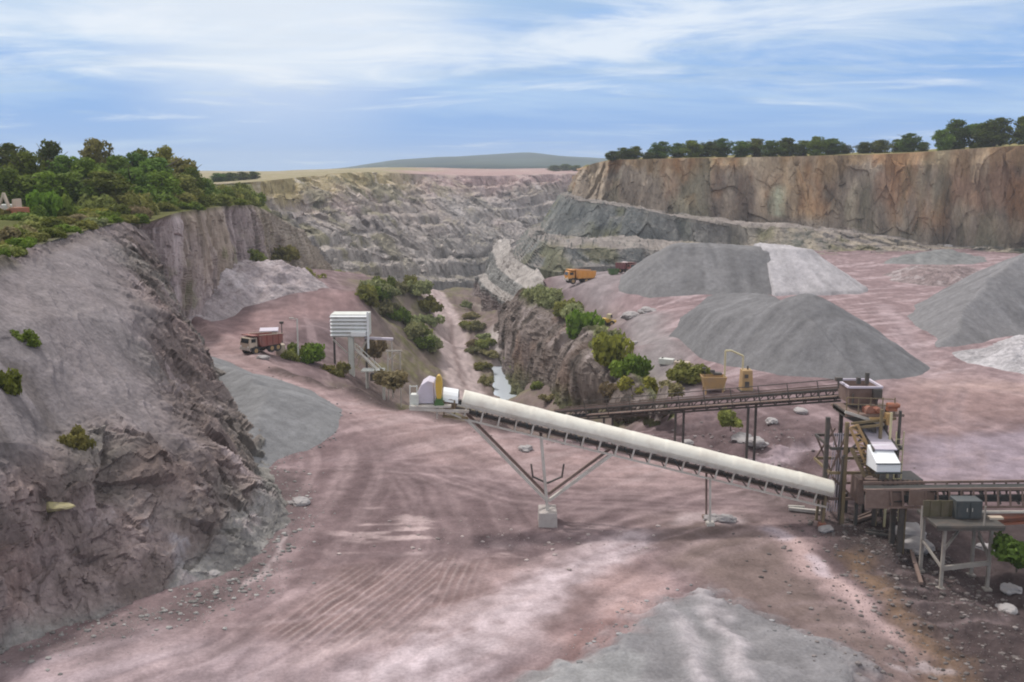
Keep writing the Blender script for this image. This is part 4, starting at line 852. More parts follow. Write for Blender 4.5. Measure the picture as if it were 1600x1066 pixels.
# scrub covering the banks of the pit
kk = 0
mb = [(566,468),(582,462),(600,458),(622,456),(640,452),(655,460),(592,478),(612,476),(668,486),(606,494),(626,500),(646,512),(662,524),(640,526),(660,540),(674,548),(578,478),(676,510)]
for i,(px,py) in enumerate(mb):
    # follow the sight line to the bank
    best = None
    for Yd in np.arange(95, 260, 1.0):
        q = P(px, py, Yd); 
        if q[2] < hbase(q[0], q[1])[0]+.1: best = q; break
    if best is None: continue
    Yd = best[1]; put_shrub(best[0], best[1], gz(best[0],best[1]), rng.uniform(18,28)*Yd/FOC, rng.uniform(34,50)*Yd/FOC, ['olive','pale','mid','pale'][i%4], 'olive or green scrub bush on the bank left of the haul track', 'scrub bushes on the bank left of the haul track', i%3)
for i,(px,py) in enumerate([(728,480),(738,496),(732,512),(746,520),(742,538),(756,545),(738,556),(765,560),(752,575),(760,530),(820,600),(840,612),(812,585),(860,628),(835,595),(800,570),(760,605)]):
    best = None
    for Yd in np.arange(110, 300, 1.0):
        q = P(px, py, Yd)
        if q[2] < hbase(q[0], q[1])[0]+.1: best = q; break
    if best is None: continue
    Yd = best[1]; put_shrub(best[0], best[1], gz(best[0],best[1]), rng.uniform(10,18)*Yd/FOC, rng.uniform(24,38)*Yd/FOC, ['pale','dry','olive'][i%3], 'low olive or brown scrub bush on the pit bottom beside the pool', 'scrub bushes round the pool in the pit', i%3)

# ------------------------------------------------------------------ covered conveyor
YC = 49.6; HW = .62
h0 = P(721,630,YC-HW); h1 = P(1303,772,YC-HW)          # lower edge of the cover, head to tail
pa = Vector((h0[0], YC, h0[2])); pb = Vector((h1[0], YC+.0, h1[2])); dv = (pb-pa).normalized(); Ln = (pb-pa).length
up = Vector((0,1,0)).cross(dv) * -1
if up.z < 0: up = -up
root = thing('covered_conveyor', 'long inclined belt conveyor under a rounded cream cover on thin pale legs', 'conveyor', tuple(G(857,826)))
ro = root.location
def at(s, y=0.0, u=0.0): return pa + dv*s + Vector((0,y,0)) + up*u
# cover: bent sheets lapped every 0.9 m
ns = 264; na = 18; V = []
for i in range(ns+1):
    s = Ln*i/ns; lap = .022*(1-(s/1.78 % 1.0)); rr = HW + lap + .012*float(vnoise(np.array([[s*1.3,3.0,0]]))[0])
    for j in range(na+1):
        t = math.pi*j/na; V.append(at(s, -rr*math.cos(t), rr*math.sin(t)*.86))
me = mesh_np('cover', np.array([tuple(v-ro) for v in V]), grid_faces(ns+1, na+1)); co = link('cover', me, M['cream'], root)
sm = co.modifiers.new('t', 'SOLIDIFY'); sm.thickness = .012
m = MB()
for y in (-HW-.02, HW+.02): m.bar(at(0,y,-.05), at(Ln,y,-.05), .05, .09, up)
m.build('cover_edge', M['pale'], root, ro)
fr = MB()
for y in (-.62,.62):
    fr.bar(at(-.2,y*.92,-.78), at(Ln-.1,y*.92,-.78), .08, .09, up); fr.bar(at(-.2,y,-.14), at(Ln,y,-.14), .06, .06, up)
    k = 0; s = .3
    while s < Ln-.1:
        fr.bar(at(s,y*.92,-.12), at(s,y*.92,-.78), .085, .07, (0,1,0)); s += .88
fr.build('side_frame', M['pale'], root, ro)
m = MB()
s = .3
while s < Ln-1:
    m.bar(at(s,.62,-.14), at(s+.88,.62,-.76), .045, .045, (0,1,0)); m.bar(at(s,-.6,-.78), at(s,.6,-.78), .05, .05); s += .88
m.build('cross_brace', M['steel'], root, ro)
m = MB(); m.bar(at(-.3,0,-.18), at(Ln,0,-.18), 1.08, .03, up); m.build('belt', M['dark'], root, ro)
m = MB(); m.bar(at(-.3,0,-.52), at(Ln,0,-.52), 1.04, .03, up); m.build('return_belt', M['rust'], root, ro)
m = MB(); s = .5
while s < Ln-.3: m.cyl(at(s,-.56,-.24), at(s,.56,-.24), .055, n=8); s += .88
s = .9
while s < Ln-.3: m.cyl(at(s,-.56,-.5), at(s,.56,-.5), .06, n=8); s += 2.64
m.build('roller', M['steel'], root, ro)
tag(root.children[-1] if False else bpy.data.objects['roller'], kind='stuff')
# main support
ft = Vector(G(857,822)); ft.y = YC-.3; zf = gz(ft.x, ft.y)
def sat(px): return (P(px, 600, YC)[0]-pa.x)/dv.x
fb = Vector((P(856,800,YC-.6)[0], YC, 0))
sm_ = sat(851); sl = sat(735); sr = sat(962)
for y in (-.55,.55):
    m = MB(); m.bar((fb.x,YC+y*.9,zf+.6), at(sm_,y*.9,-.74), .15, .14); m.build('post', M['pale'] if y < 0 else M['steel'], root, ro)
    m = MB(); m.bar((fb.x-.05,YC+y*.9,zf+1.3), at(sl,y*.9,-.76), .20 if y < 0 else .12, .14); m.build('brace', M['pale'] if y < 0 else M['rust'], root, ro)
    m = MB(); m.bar((fb.x+.05,YC+y*.9,zf+1.3), at(sr,y*.9,-.76), .22 if y < 0 else .12, .14); m.build('brace', M['pale'] if y < 0 else M['rust'], root, ro)
m = MB()
for sgn in (-1,1):
    m.bar((fb.x,YC+.35,zf+1.95), (fb.x+sgn*.75,YC+.35,zf+2.3), .10, .08); m.bar((fb.x+sgn*.75,YC+.35,zf+2.25), (fb.x+sgn*.85,YC+.3,zf+3.0), .09, .07)
m.build('knee_brace', M['steel'], root, ro)
m = MB(); m.box((fb.x,YC-.25,zf+.33),(.98,1.5,.86),taper=.94); m.build('footing', M['concrete'], root, ro, bevel=.04)
# small supports towards the tail
s2 = sat(1117); q = at(s2,0,-.62)
for y in (-.5,.5):
    m = MB(); zz_ = gz(q.x, YC+y); m.bar((q.x+.05,YC+y,zz_-.1), at(s2,y,-.74), .10,.10); m.box((q.x+.05,YC+y,zz_+.05),(.4,.4,.2)); m.build('leg', M['pale'] if y < 0 else M['rust'], root, ro)
q = at(Ln-.35,0,-.6)
for y in (-.5,.5):
    m = MB(); zz_ = gz(q.x, YC+y); m.bar((q.x,YC+y,zz_-.1), at(Ln-.35,y,-.1), .12,.12); m.build('leg', M['ochre'], root, ro)
m = MB(); m.box((q.x,YC-.5,gz(q.x,YC-.5)+.12),(.35,.35,.3)); m.build('base_plate', M['redrust'], root, ro)
# head end: hood, drum, drive guard, chute, walkway with rails
hd = at(-.25,0,-.1)
m = MB()
for i in range(9):
    pass
nseg = 10; prof = [(-.66*math.cos(math.pi*j/nseg), .72*math.sin(math.pi*j/nseg)*1.0) for j in range(nseg+1)]
V = [(hd.x-.66, YC+a, hd.z+.14+b_*.8) for a,b_ in prof] + [(hd.x+.10, YC+a, hd.z+.02+b_*.8) for a,b_ in prof]
n = nseg+1; m.add(V, [(j,j+1,n+j+1,n+j) for j in range(nseg)] + [tuple(range(n))[::-1]])
m.build('head_hood', M['white'], root, ro)
m = MB(); m.cyl((hd.x-.3,YC-.64,hd.z-.08),(hd.x-.3,YC+.62,hd.z-.08),.32,n=18); m.cyl((hd.x-.3,YC-.72,hd.z-.08),(hd.x-.3,YC-.6,hd.z-.08),.1,n=10); m.build('head_drum', M['rust'], root, ro, smooth=False)
m = MB()
for dx_ in (-.62,-.08): m.bar((hd.x+dx_,YC-.7,hd.z-.7),(hd.x+dx_,YC-.7,hd.z+.2),.07,.07)
m.bar((hd.x-.7,YC-.7,hd.z-.62),(hd.x+.6,YC-.7,hd.z-.72),.09,.12); m.box((hd.x-.3,YC-.66,hd.z-.15),(.25,.1,.3)); m.build('bearing_frame', M['ochre'], root, ro)
gx = P(686,600,YC-.7)[0]; gzt = P(686,585,YC-.7)[2]; gzb = P(686,630,YC-.7)[2]
m = MB(); cz = (gzt+gzb)/2; hh = (gzt-gzb)/2
pts = [(gx+.22*math.cos(t)*(.75+.25*math.sin(t)), cz+hh*math.sin(t)+.0) for t in np.linspace(0,2*math.pi,20,endpoint=False)]
m.prism(pts, YC-.95, YC-.55); m.build('drive_guard', M['yellow'], root, ro, bevel=.03)
m = MB(); m.prism([(gx-.25,gzb-.05),(gx+.25,gzb-.05),(gx+.16,gzb+.28),(gx-.16,gzb+.28)], YC-1.02, YC-.5); m.build('motor', M['green'], root, ro)
m = MB(); cx = P(666,612,YC-.4)[0]
m.prism([(cx-.42,gzb-.02),(cx+.42,gzb-.02),(cx+.42,cz+.32),(cx+.1,cz+.42),(cx-.22,cz+.2),(cx-.42,cz-.2)], YC-.75, YC+.6); m.build('discharge_chute', M['lilac'], root, ro, bevel=.04)
m = MB(); x0 = P(640,632,YC-.9)[0]; x1 = P(705,632,YC-.9)[0]; m.box(((x0+x1)/2,YC-.3,gzb-.1),(x1-x0,1.7,.09)); m.bar((x0,YC-1.1,gzb-.2),(x1+.9,YC-1.1,gzb-.34),.08,.14)
m.bar((gx-.2,YC-1.0,gzb-.15),(gx+1.6,YC-.6,gzb-1.0),.07,.07); m.bar((gx-.1,YC-.9,gzb-.1),(gx-.1,YC-.9,gzb-.75),.08,.08); m.build('walkway', M['pale'], root, ro)
m = MB()
for x in (x0+.05,(x0+cx)/2): m.bar((x,YC-1.1,gzb-.1),(x,YC-1.1,gzb+1.0),.05,.05)
for z in (.5,.95): m.bar((x0+.05,YC-1.1,gzb+z),(cx-.4,YC-1.1,gzb+z),.045,.045)
m.box((x0+.25,YC-.6,gzb+.2),(.4,.5,.5)); m.build('handrail', M['offwhite'], root, ro)

# ------------------------------------------------------------------ dark open conveyor beyond it
a0 = Vector(P(893,645,66)); a1 = Vector(P(1318,612,54)); dv2 = (a1-a0).normalized(); L2 = (a1-a0).length
sd2 = dv2.cross(Vector((0,0,1))).normalized(); up2 = sd2.cross(dv2).normalized()
root = thing('belt_conveyor', 'dark open belt conveyor rising from the pit edge to the brown hopper', 'conveyor', (a0.x,a0.y,gz(a0.x,a0.y))); ro = root.location
def at2(s,y=0,u=0): return a0+dv2*s+sd2*y+up2*u
m = MB()
for y in (-.55,.55):
    m.bar(at2(-1,y,.22),at2(L2,y,.22),.08,.1,up2); m.bar(at2(-1,y,-.42),at2(L2,y,-.42),.08,.1,up2); s = -1
    while s < L2: m.bar(at2(s,y,-.42),at2(s,y,.2),.06,.06,sd2); m.bar(at2(s,y,-.42),at2(s+.9,y,.2),.04,.04,sd2); s += .9
m.build('side_frame', M['steel'], root, ro)
m = MB(); m.bar(at2(-1.2,0,.14),at2(L2,0,.14),.95,.04,up2); m.bar(at2(-1.2,0,-.2),at2(L2,0,-.2),.95,.04,up2); m.build('belt', M['dark'], root, ro)
m = MB(); m.bar(at2(-1,-.58,.34),at2(L2,-.58,.34),.04,.06,up2); m.bar(at2(-1,.58,.34),at2(L2,.58,.34),.04,.10,up2)
m.bar(at2(2,.85,-.1),at2(L2,.85,-.1),.5,.04,up2); m.build('edge_rail', M['rust'], root, ro)
m = MB(); s = 2
while s < L2: m.bar(at2(s,1.05,-.1),at2(s,1.05,.85),.04,.04); s += 1.8
m.bar(at2(2,1.05,.85),at2(L2,1.05,.85),.045,.045); m.build('handrail', M['steel'], root, ro)
for s in (3.0, 8.5, 13.5):
    q = at2(s,0,-.42); z = gz(q.x,q.y)
    for y in (-.5,.5):
        m = MB(); e = at2(s,y,-.42); m.bar((e.x,e.y,z-.4),e,.13,.13); m.build('leg', M['steel'], root, ro)

# ------------------------------------------------------------------ brown conveyor at the right and its trestle
b0 = Vector(P(1350,772,47.2)); b1 = Vector(P(1720,769,44.0)); dv3 = (b1-b0).normalized(); L3 = (b1-b0).length
sd3 = dv3.cross(Vector((0,0,1))).normalized(); up3 = sd3.cross(dv3).normalized()
if up3.z < 0: up3 = -up3
root = thing('belt_conveyor', 'rusty brown level belt conveyor running from the ochre tower over the steel trestle', 'conveyor', (b0.x,b0.y,gz(b0.x,b0.y))); ro = root.location
def at3(s,y=0,u=0): return b0+dv3*s+sd3*y+up3*u
m = MB()
for y in (-.6,.6):
    m.bar(at3(0,y,.38),at3(L3,y,.38),.08,.12,up3); m.bar(at3(0,y,-.5),at3(L3,y,-.5),.08,.1,up3); s = .2
    while s < L3: m.bar(at3(s,y,-.5),at3(s,y,.36),.09,.07,sd3); s += .52
m.build('side_frame', M['rust'], root, ro)
m = MB(); m.bar(at3(0,0,.26),at3(L3,0,.26),1.05,.05,up3); m.bar(at3(0,0,-.25),at3(L3,0,-.25),1.0,.05,up3); m.build('belt', M['dark'], root, ro)
m = MB(); s = .4
while s < L3: m.cyl(at3(s,-.56,.16),at3(s,.56,.16),.07,n=8); m.cyl(at3(s,-.56,-.34),at3(s,.56,-.34),.07,n=8); s += .8
m.build('roller', M['steel'], root, ro)['kind'] = 'stuff'
m = MB(); m.box(at3(.9,.62,-.05),(1.8,.06,.95)); m.box(at3(2.6,.62,.0),(1.2,.05,.8)); m.build('side_plate', M['rust'], root, ro)
m = MB(); m.bar(at3(2.4,.95 if sd3.y<0 else -.95,-.62),at3(L3,.95 if sd3.y<0 else -.95,-.62),.10,.10,up3); m.build('lower_rail', M['pale'], root, ro)
q = Vector(P(1408,812,46.2)); zq = gz(q.x,q.y)
for y in (0,1.0):
    m = MB(); m.bar((q.x,q.y+y,zq-.2),(q.x,q.y+y,b0.z-.4),.22,.22); m.build('leg', M['steel'], root, ro)
m = MB(); m.bar((q.x+.2,q.y,zq-.2),(q.x+.2,q.y,b0.z-.4),.06,.06); m.build('leg_flange', M['ochre'], root, ro)

def D(px,py,Yd): return Vector(P(px,py,Yd))
tz = gz(*P(1490,915,43.4)[:2])
root = thing('trestle', 'grey steel trestle with cross braces carrying a rusty deck under the brown conveyor', 'trestle', tuple(D(1490,915,43.4))); ro = root.location
legs = [(1440,44.8),(1474,43.2),(1547,43.6),(1520,45.2)]; dz = D(1490,822,43.4).z
for px,Yd in legs:
    e = D(px,860,Yd); z = gz(e.x,e.y); m = MB(); m.bar((e.x,e.y,z-.3),(e.x,e.y,dz),.14,.14); m.box((e.x,e.y,z+.03),(.35,.35,.1)); m.build('leg', M['weathered'], root, ro)
E = [D(px,860,Yd) for px,Yd in legs]
m = MB(); m.bar((E[1].x,E[1].y-.02,dz-1.95),(E[2].x,E[2].y-.02,dz-1.85),.14,.20); m.build('cross_beam', M['weathered'], root, ro)
for (i,za_,j,zb_) in ((0,-1.2,1,-1.95),(1,-1.1,3,-.1),(2,-1.7,3,-.8),(2,-1.5,3,-1.0)):
    pA, pB = E[i], E[j]; m = MB(); fj = 1.0 if i == 0 else .75
    m.bar((pA.x,pA.y,dz+za_),(pA.x+(pB.x-pA.x)*fj,pA.y+(pB.y-pA.y)*fj,dz+zb_),.10,.10); m.build('brace', M['weathered'], root, ro)
m = MB(); m.box(((E[0].x+E[2].x)/2+.1,44.2,dz+.06),(E[2].x-E[0].x+.5,2.3,.14)); m.build('deck', M['steel'], root, ro, bevel=.02)
m = MB(); m.bar((E[0].x-.1,43.05,dz+.0),(E[2].x+.3,43.05,dz+.0),.10,.18); m.bar((E[0].x-.1,45.3,dz),(E[2].x+.3,45.3,dz),.1,.18); m.build('edge_beam', M['steel'], root, ro)
for px in (1442,1541): e = D(px,800,43.0); m = MB(); m.bar((e.x,43.1,dz),(e.x,43.1,dz+1.05),.06,.06); m.build('upright', M['weathered'], root, ro)
root = thing('control_cabinet', 'dark grey blue steel cabinet standing on the trestle deck under the brown conveyor', 'cabinet', tuple(D(1508,815,44.3))); ro = root.location
cx = D(1508,800,44.3).x
m = MB(); m.box((cx,44.3,dz+.58),(1.2,.8,.86)); m.build('body', M['greyblue'], root, ro, bevel=.02)
for k in (-.3,.3):
    m = MB(); m.box((cx+k,43.88,dz+.58),(.5,.03,.7)); d_ = m.build('door', M['greyblue'], root, ro); m = MB(); m.box((cx+k*.4,43.85,dz+.6),(.03,.03,.16)); m.build('handle', M['pale'], d_, ro)
root = thing('rubber_skirt', 'olive brown sheet hung along the trestle deck left of the dark cabinet', 'sheet', tuple(D(1470,815,44.2))); ro = root.location
m = MB(); cx2 = D(1468,800,44.3).x
for k in range(9): m.box((cx2-.7+k*.17,44.3+.03*math.sin(k*2.0),dz+.52),(.17,.04+.02*(k%2),.78))
m.build('sheet', paint('olive_rubber',(.10,.085,.05),.8), root, ro)
root = thing('steel_girder', 'red oxide steel girder sticking out right of the trestle deck', 'girder', tuple(D(1580,822,44.2))); ro = root.location
m = MB(); e0 = D(1543,818,44.6); e1 = D(1720,806,44.6); m.bar(e0,e1,.5,.10); m.bar(e0+Vector((0,0,.28)),e1+Vector((0,0,.28)),.5,.06); m.bar(e0+Vector((0,0,.14)),e1+Vector((0,0,.14)),.08,.3); m.build('web', M['redrust'], root, ro)
m = MB(); e0 = D(1543,807,44.0); m.box((e0.x+.36,44.0,e0.z-.06),(.65,.3,.10)); m.build('end_plate', M['ccab'], root, ro)
e1 = D(1660,830,44.6); m = MB(); m.bar((e1.x,44.6,gz(e1.x,44.6)-.3),(e1.x,44.6,e1.z),.2,.2); m.build('prop', M['steel'], root, ro)

# ------------------------------------------------------------------ transfer tower
YT = 51.0
root = thing('transfer_tower', 'ochre and brown steel transfer tower with hopper, steep chute and white hood', 'tower', (float(P(1350,790,YT)[0]), YT, gz(P(1350,790,YT)[0], YT))); ro = root.location; zg = ro.z
def D2(px,py,y=YT): return Vector(P(px,py,y))
for px,py0,Yd,mt,wd in ((1294,652,50.2,'steel',.2),(1324,660,49.6,'ochre',.18),(1378,640,49.6,'ochre',.14),(1386,640,50.6,'steel',.16),(1393,645,49.5,'cyellow',.10),(1407,642,49.5,'steel',.12),(1315,640,52.4,'steel',.18),(1362,632,52.6,'ochre',.18)):
    e = D2(px,py0,Yd); m = MB(); m.bar((e.x,Yd,gz(e.x,Yd)-.3),(e.x,Yd,e.z),wd,wd); m.build('post', M[mt], root, ro)
hp0 = D2(1317,600,52); hp1 = D2(1366,626,52)
m = MB(); x0,x1,zt,zb = hp0.x,hp1.x,hp0.z,hp1.z
m.add([(x0,51,zt),(x1,51,zt),(x1,53,zt),(x0,53,zt),(x0+.1,51.2,zb),(x1-.15,51.2,zb),(x1-.15,52.8,zb),(x0+.1,52.8,zb)],[(0,1,5,4),(1,2,6,5),(2,3,7,6),(3,0,4,7),(4,5,6,7)])
hp = m.build('hopper', M['rust'], root, ro); hp.modifiers.new('t','SOLIDIFY').thickness = .06
m = MB()
for a_,b_ in (((x0,51),(x1,51)),((x1,51),(x1,53)),((x1,53),(x0,53)),((x0,53),(x0,51))): m.bar((*a_,zt+.03),(*b_,zt+.03),.12,.1)
m.build('hopper_rim', M['lilac'], root, ro)
m = MB(); m.bar((x0+.2,50.9,zt-.3),(x0+.2,50.9,zb),.08,.08); m.bar((x1-.3,50.9,zt-.25),(x1-.3,50.9,zb),.12,.08); m.bar((x1-.5,50.92,zt-.3),(x1-.05,50.92,zt-.3),.3,.5); m.build('hopper_rib', M['steel'], root, ro)
m = MB(); m.box((x0+1.2,51.8,zt+.35),(.18,.18,.6)); m.box((x0-.3,51.8,zt+.3),(.35,.25,.2)); m.bar((x0-.3,51.8,zt-.2),(x0-.3,51.8,zt+.3),.06,.06); m.box((x0+.75,51.8,zt+.22),(.2,.2,.35)); m.build('lamp', M['steel'], root, ro)
# platform under the hopper and sloping feeder
f0 = D2(1312,636,51.2); f1 = D2(1400,650,51.2)
m = MB(); m.box(((f0.x+f1.x)/2,51.4,f0.z-.2),(f1.x-f0.x,2.6,.14)); m.build('platform', M['rust'], root, ro)
m = MB(); m.add([(f0.x,50.3,f0.z-.05),(f0.x+1.6,50.1,f0.z-.65),(f0.x+1.6,50.1,f0.z-1.15),(f0.x,50.3,f0.z-.35),(f0.x,52.3,f0.z-.05),(f0.x+1.6,52.3,f0.z-.65),(f0.x+1.6,52.3,f0.z-1.15),(f0.x,52.3,f0.z-.35)],[(0,1,2,3),(4,7,6,5),(0,4,5,1),(3,2,6,7),(0,3,7,4),(1,5,6,2)]); m.build('feeder', M['steel'], root, ro)
m = MB(); m.bar((f0.x-.1,50.05,f0.z+.02),(f0.x+1.9,49.9,f0.z-.62),.08,.14); m.build('feeder_edge', M['pale'], root, ro)
mo = D2(1392,634,50.2)
m = MB(); m.cyl((mo.x-.2,50.2,mo.z),(mo.x+.35,50.2,mo.z),.16,n=14); m.cyl((mo.x+.32,50.2,mo.z),(mo.x+.45,50.2,mo.z),.11,n=10); m.box((mo.x+.05,50.2,mo.z-.2),(.5,.3,.14)); m.build('motor', M['dorange'], root, ro)
g1 = D2(1358,640,50.3); m = MB(); m.box((g1.x+.2,50.5,g1.z-.1),(.8,.6,.35)); m.cyl((g1.x+.0,50.1,g1.z),(g1.x+.0,50.5,g1.z),.2,n=14); m.cyl((g1.x+.42,50.1,g1.z-.02),(g1.x+.42,50.5,g1.z-.02),.14,n=12); m.build('gearbox', M['redrust'], root, ro, bevel=.03)
y1 = D2(1388,655,49.8); m = MB(); m.box((y1.x,49.9,y1.z),(.22,.4,.6)); m.box((y1.x-.5,50.0,y1.z-.05),(.8,.3,.16)); m.build('bracket', M['tan'], root, ro)
# beam frame round the chute
m = MB(); 
for (a_,b_) in (((1330,662,49.7),(1400,654,49.9)),((1326,670,49.6),(1380,664,49.6))): m.bar(D2(*a_),D2(*b_),.10,.12)
m.build('beam', M['ochre'], root, ro)
# dark inclined side plates and pale belt running down to the hood
c0 = D2(1356,668,51.6); c1_ = D2(1384,712,48.4)
dvc = (c1_-c0).normalized()
m = MB(); m.bar(c0+Vector((0,0,.3)),c1_+Vector((0,0,.3)),1.1,.06,(0,0,1)); m.build('chute_belt', M['lilac'], root, ro)
m = MB()
for sx_ in (-.62,.62): m.bar(c0+Vector((sx_,0,.12)),c1_+Vector((sx_,0,.12)),.09,.42)
m.build('chute_side', M['steel'], root, ro)
m = MB(); m.box(c0+Vector((.1,.1,.35)),(1.5,.7,.55)); m.build('chute_head', M['steel'], root, ro)
# white hood
w0 = D2(1361,702,48.2); w1 = D2(1407,738,47.6); zt = w0.z; zb = w1.z
xa,xb = w0.x,w1.x; zm = D2(1385,725,47.6).z
m = MB(); m.add([(xa+.05,48.9,zt+.05),(xb-.08,48.9,zt+.05),(xb,47.6,zm),(xa+.12,47.6,zm),(xa+.05,48.9,zb),(xb-.08,48.9,zb),(xb,47.6,zb),(xa+.12,47.6,zb)],[(0,1,2,3),(3,2,6,7),(0,3,7,4),(1,5,6,2),(0,4,5,1),(4,7,6,5)]); m.build('hood', M['white'], root, ro, bevel=.02)
m = MB(); m.bar((xa+.05,47.56,zm+.01),(xb+.03,47.56,zm+.01),.05,.05); m.box(((xa+xb)/2+.05,47.57,zb-.03),(xb-xa,.06,.08)); m.build('hood_trim', M['greyblue'], root, ro)
XL, XR = D2(1296,700,50).x, D2(1406,700,50).x
for k,(zf_,mt) in enumerate(((1.3,'rust'),(2.7,'ochre'),(4.0,'steel'))):
    m = MB(); m.bar((XL,49.7,zg+zf_),(XR,49.7,zg+zf_),.10,.14); m.build('girder', M[mt], root, ro)
    m = MB(); m.bar((XL,52.4,zg+zf_),(XR,52.4,zg+zf_),.10,.14); m.build('girder', M[mt], root, ro)
    m = MB(); m.bar((XL,49.7,zg+zf_),(XL,52.4,zg+zf_),.10,.14); m.build('girder', M[mt], root, ro)
    m = MB(); m.bar((XR,49.7,zg+zf_),(XR,52.4,zg+zf_),.10,.14); m.build('girder', M[mt], root, ro)
for (xa_,za_,xb_,zb_) in ((XL,0,XL+1.2,2.7),(XL+1.2,1.3,XL,4.0),(XR,1.3,XR-1.2,4.0),(XL,2.7,XL+1.0,4.4)):
    m = MB(); m.bar((xa_,52.3,zg+za_),(xb_,52.3,zg+zb_),.09,.09); m.build('diagonal', M['rust'], root, ro)
m = MB()
for k in range(5): m.bar((f0.x+k*.62,50.15,f0.z-.15),(f0.x+k*.62,50.15,f0.z+.75),.045,.045)
for u_ in (.4,.75): m.bar((f0.x,50.15,f0.z+u_),(f0.x+2.5,50.15,f0.z+u_-.1),.04,.04)
m.build('handrail', M['ochre'], root, ro)
m = MB()
for sx_ in (0,.38): m.bar((XR-.1-sx_,49.35,zg+.2),(XR-.1-sx_,49.35,zg+5.0),.05,.05)
for k in range(15): m.bar((XR-.1,49.35,zg+.4+k*.3),(XR-.48,49.35,zg+.4+k*.3),.03,.03)
m.build('ladder', M['cyellow'], root, ro)
m = MB(); m.cyl((XL+.5,49.5,zg+.2),(XL+.55,49.5,zg+3.6),.06,n=8); m.cyl((XL+.55,49.5,zg+3.6),(XL+1.6,50.0,zg+4.4),.06,n=8); m.build('pipe', M['steel'], root, ro)
# stairs and ladder on the left side, stone box below
m = MB(); 
for dx_ in (0,.5): m.bar(D2(1330,700,49.3)+Vector((dx_,0,0)),D2(1352,745,48.8)+Vector((dx_,0,0)),.07,.2)
for t in np.linspace(.08,.95,9): 
    q = D2(1330,700,49.3).lerp(D2(1352,745,48.8),t); m.box(q+Vector((.25,0,.02)),(.5,.22,.03))
m.build('stair', M['ochre'], root, ro)
m = MB(); q0 = D2(1328,668,49.4); q1 = D2(1360,742,48.9)
q2_, q3_ = D2(1340,664,49.4), D2(1376,738,48.9)
m.bar(q0,q1,.09,.12); m.bar(q2_,q3_,.09,.12)
for k in range(6):
    t0_, t1_ = k/6, (k+1)/6; m.bar(q0.lerp(q1,t0_),q2_.lerp(q3_,t1_),.06,.06); m.bar(q2_.lerp(q3_,t0_),q0.lerp(q1,t0_),.06,.06)
m.build('stringer', M['tan'], root, ro)
for (a_,b_) in (((1296,660,50.2),(1322,752,50.0)),((1322,680,50.0),(1296,740,50.2)),((1300,745,50),(1345,790,49.5)),((1315,690,52.4),(1360,735,52.4)),((1345,700,49.2),(1352,790,49.2))): m = MB(); m.bar(D2(*a_),D2(*b_),.10,.10); m.build('diagonal', M['rust'], root, ro)
m = MB(); q = D2(1300,700,50.6); 
for k in range(5): m.bar((q.x-.1+.13*k,50.6,zg+.3),(q.x+.1+.11*k,50.6,q.z+.8),.04,.04)
m.build('guard_mesh', M['lilac'], root, ro)
s0 = D2(1340,748,49.4); s1 = D2(1368,786,49.4); m = MB(); m.box(((s0.x+s1.x)/2,49.8,(s0.z+s1.z)/2),(s1.x-s0.x,1.2,s0.z-s1.z)); m.box(((s0.x+s1.x)/2,49.18,(s0.z+s1.z)/2+.1),(.5,.06,.7)); m.build('boot_box', M['rust'], root, ro, bevel=.02)
m = MB(); s0 = D2(1372,750,49.2); s1 = D2(1440,786,49.2); m.box(((s0.x+s1.x)/2,50.0,(s0.z+s1.z)/2),(s1.x-s0.x,1.6,s0.z-s1.z))
for k in range(7): m.box((s0.x+.15+k*.31,49.15,(s0.z+s1.z)/2),(.08,.1,s0.z-s1.z))
m.build('skirt_box', M['steel'], root, ro)
m = MB()
for k in range(9): m.box((s0.x+.1+k*.25,49.12,(s0.z+s1.z)/2),(.11,.08,s0.z-s1.z+.04))
m.build('skirt_slats', M['rust'], root, ro)
s0 = D2(1335,792,49.6)
for px in (1338,1366,1398):
    for yy in (49.6,51.2):
        e = D2(px,790,49.6); m = MB(); m.bar((e.x,yy,gz(e.x,yy)-.2),(e.x,yy,s0.z+.2),.16,.16); m.build('base_leg', M['steel'], root, ro)

for k,(px0,py0,px1,py1,w_,mt,lab) in enumerate(((1335,822,1392,806,.18,'rust','rusty scrap beam lying under the transfer tower'),(1352,838,1418,846,.14,'steel','dark steel pipe lying in front of the transfer tower'),(1232,806,1286,812,.20,'pale','pale timber baulk beside the tail of the covered conveyor'),(1425,862,1440,905,.16,'rust','rusty scrap beam leaning beside the left trestle leg'))):
    a_, b_ = gpt(px0,py0,-.3), gpt(px1,py1,-.3); m = MB(); m.bar((a_[0],a_[1],a_[2]+.12),(b_[0],b_[1],b_[2]+.16),w_,w_*.8); m.bar((a_[0],a_[1]+.15,a_[2]+.2),((a_[0]+b_[0])/2,(a_[1]+b_[1])/2+.3,(a_[2]+b_[2])/2+.22),w_*.6,w_*.5)
    c_ = ((a_[0]+b_[0])/2,(a_[1]+b_[1])/2,(a_[2]+b_[2])/2); o = m.build('timber_baulk' if mt == 'pale' else 'scrap_girder', M[mt], None, c_); o.location = c_; tag(o, lab, 'timber' if mt == 'pale' else 'scrap metal')
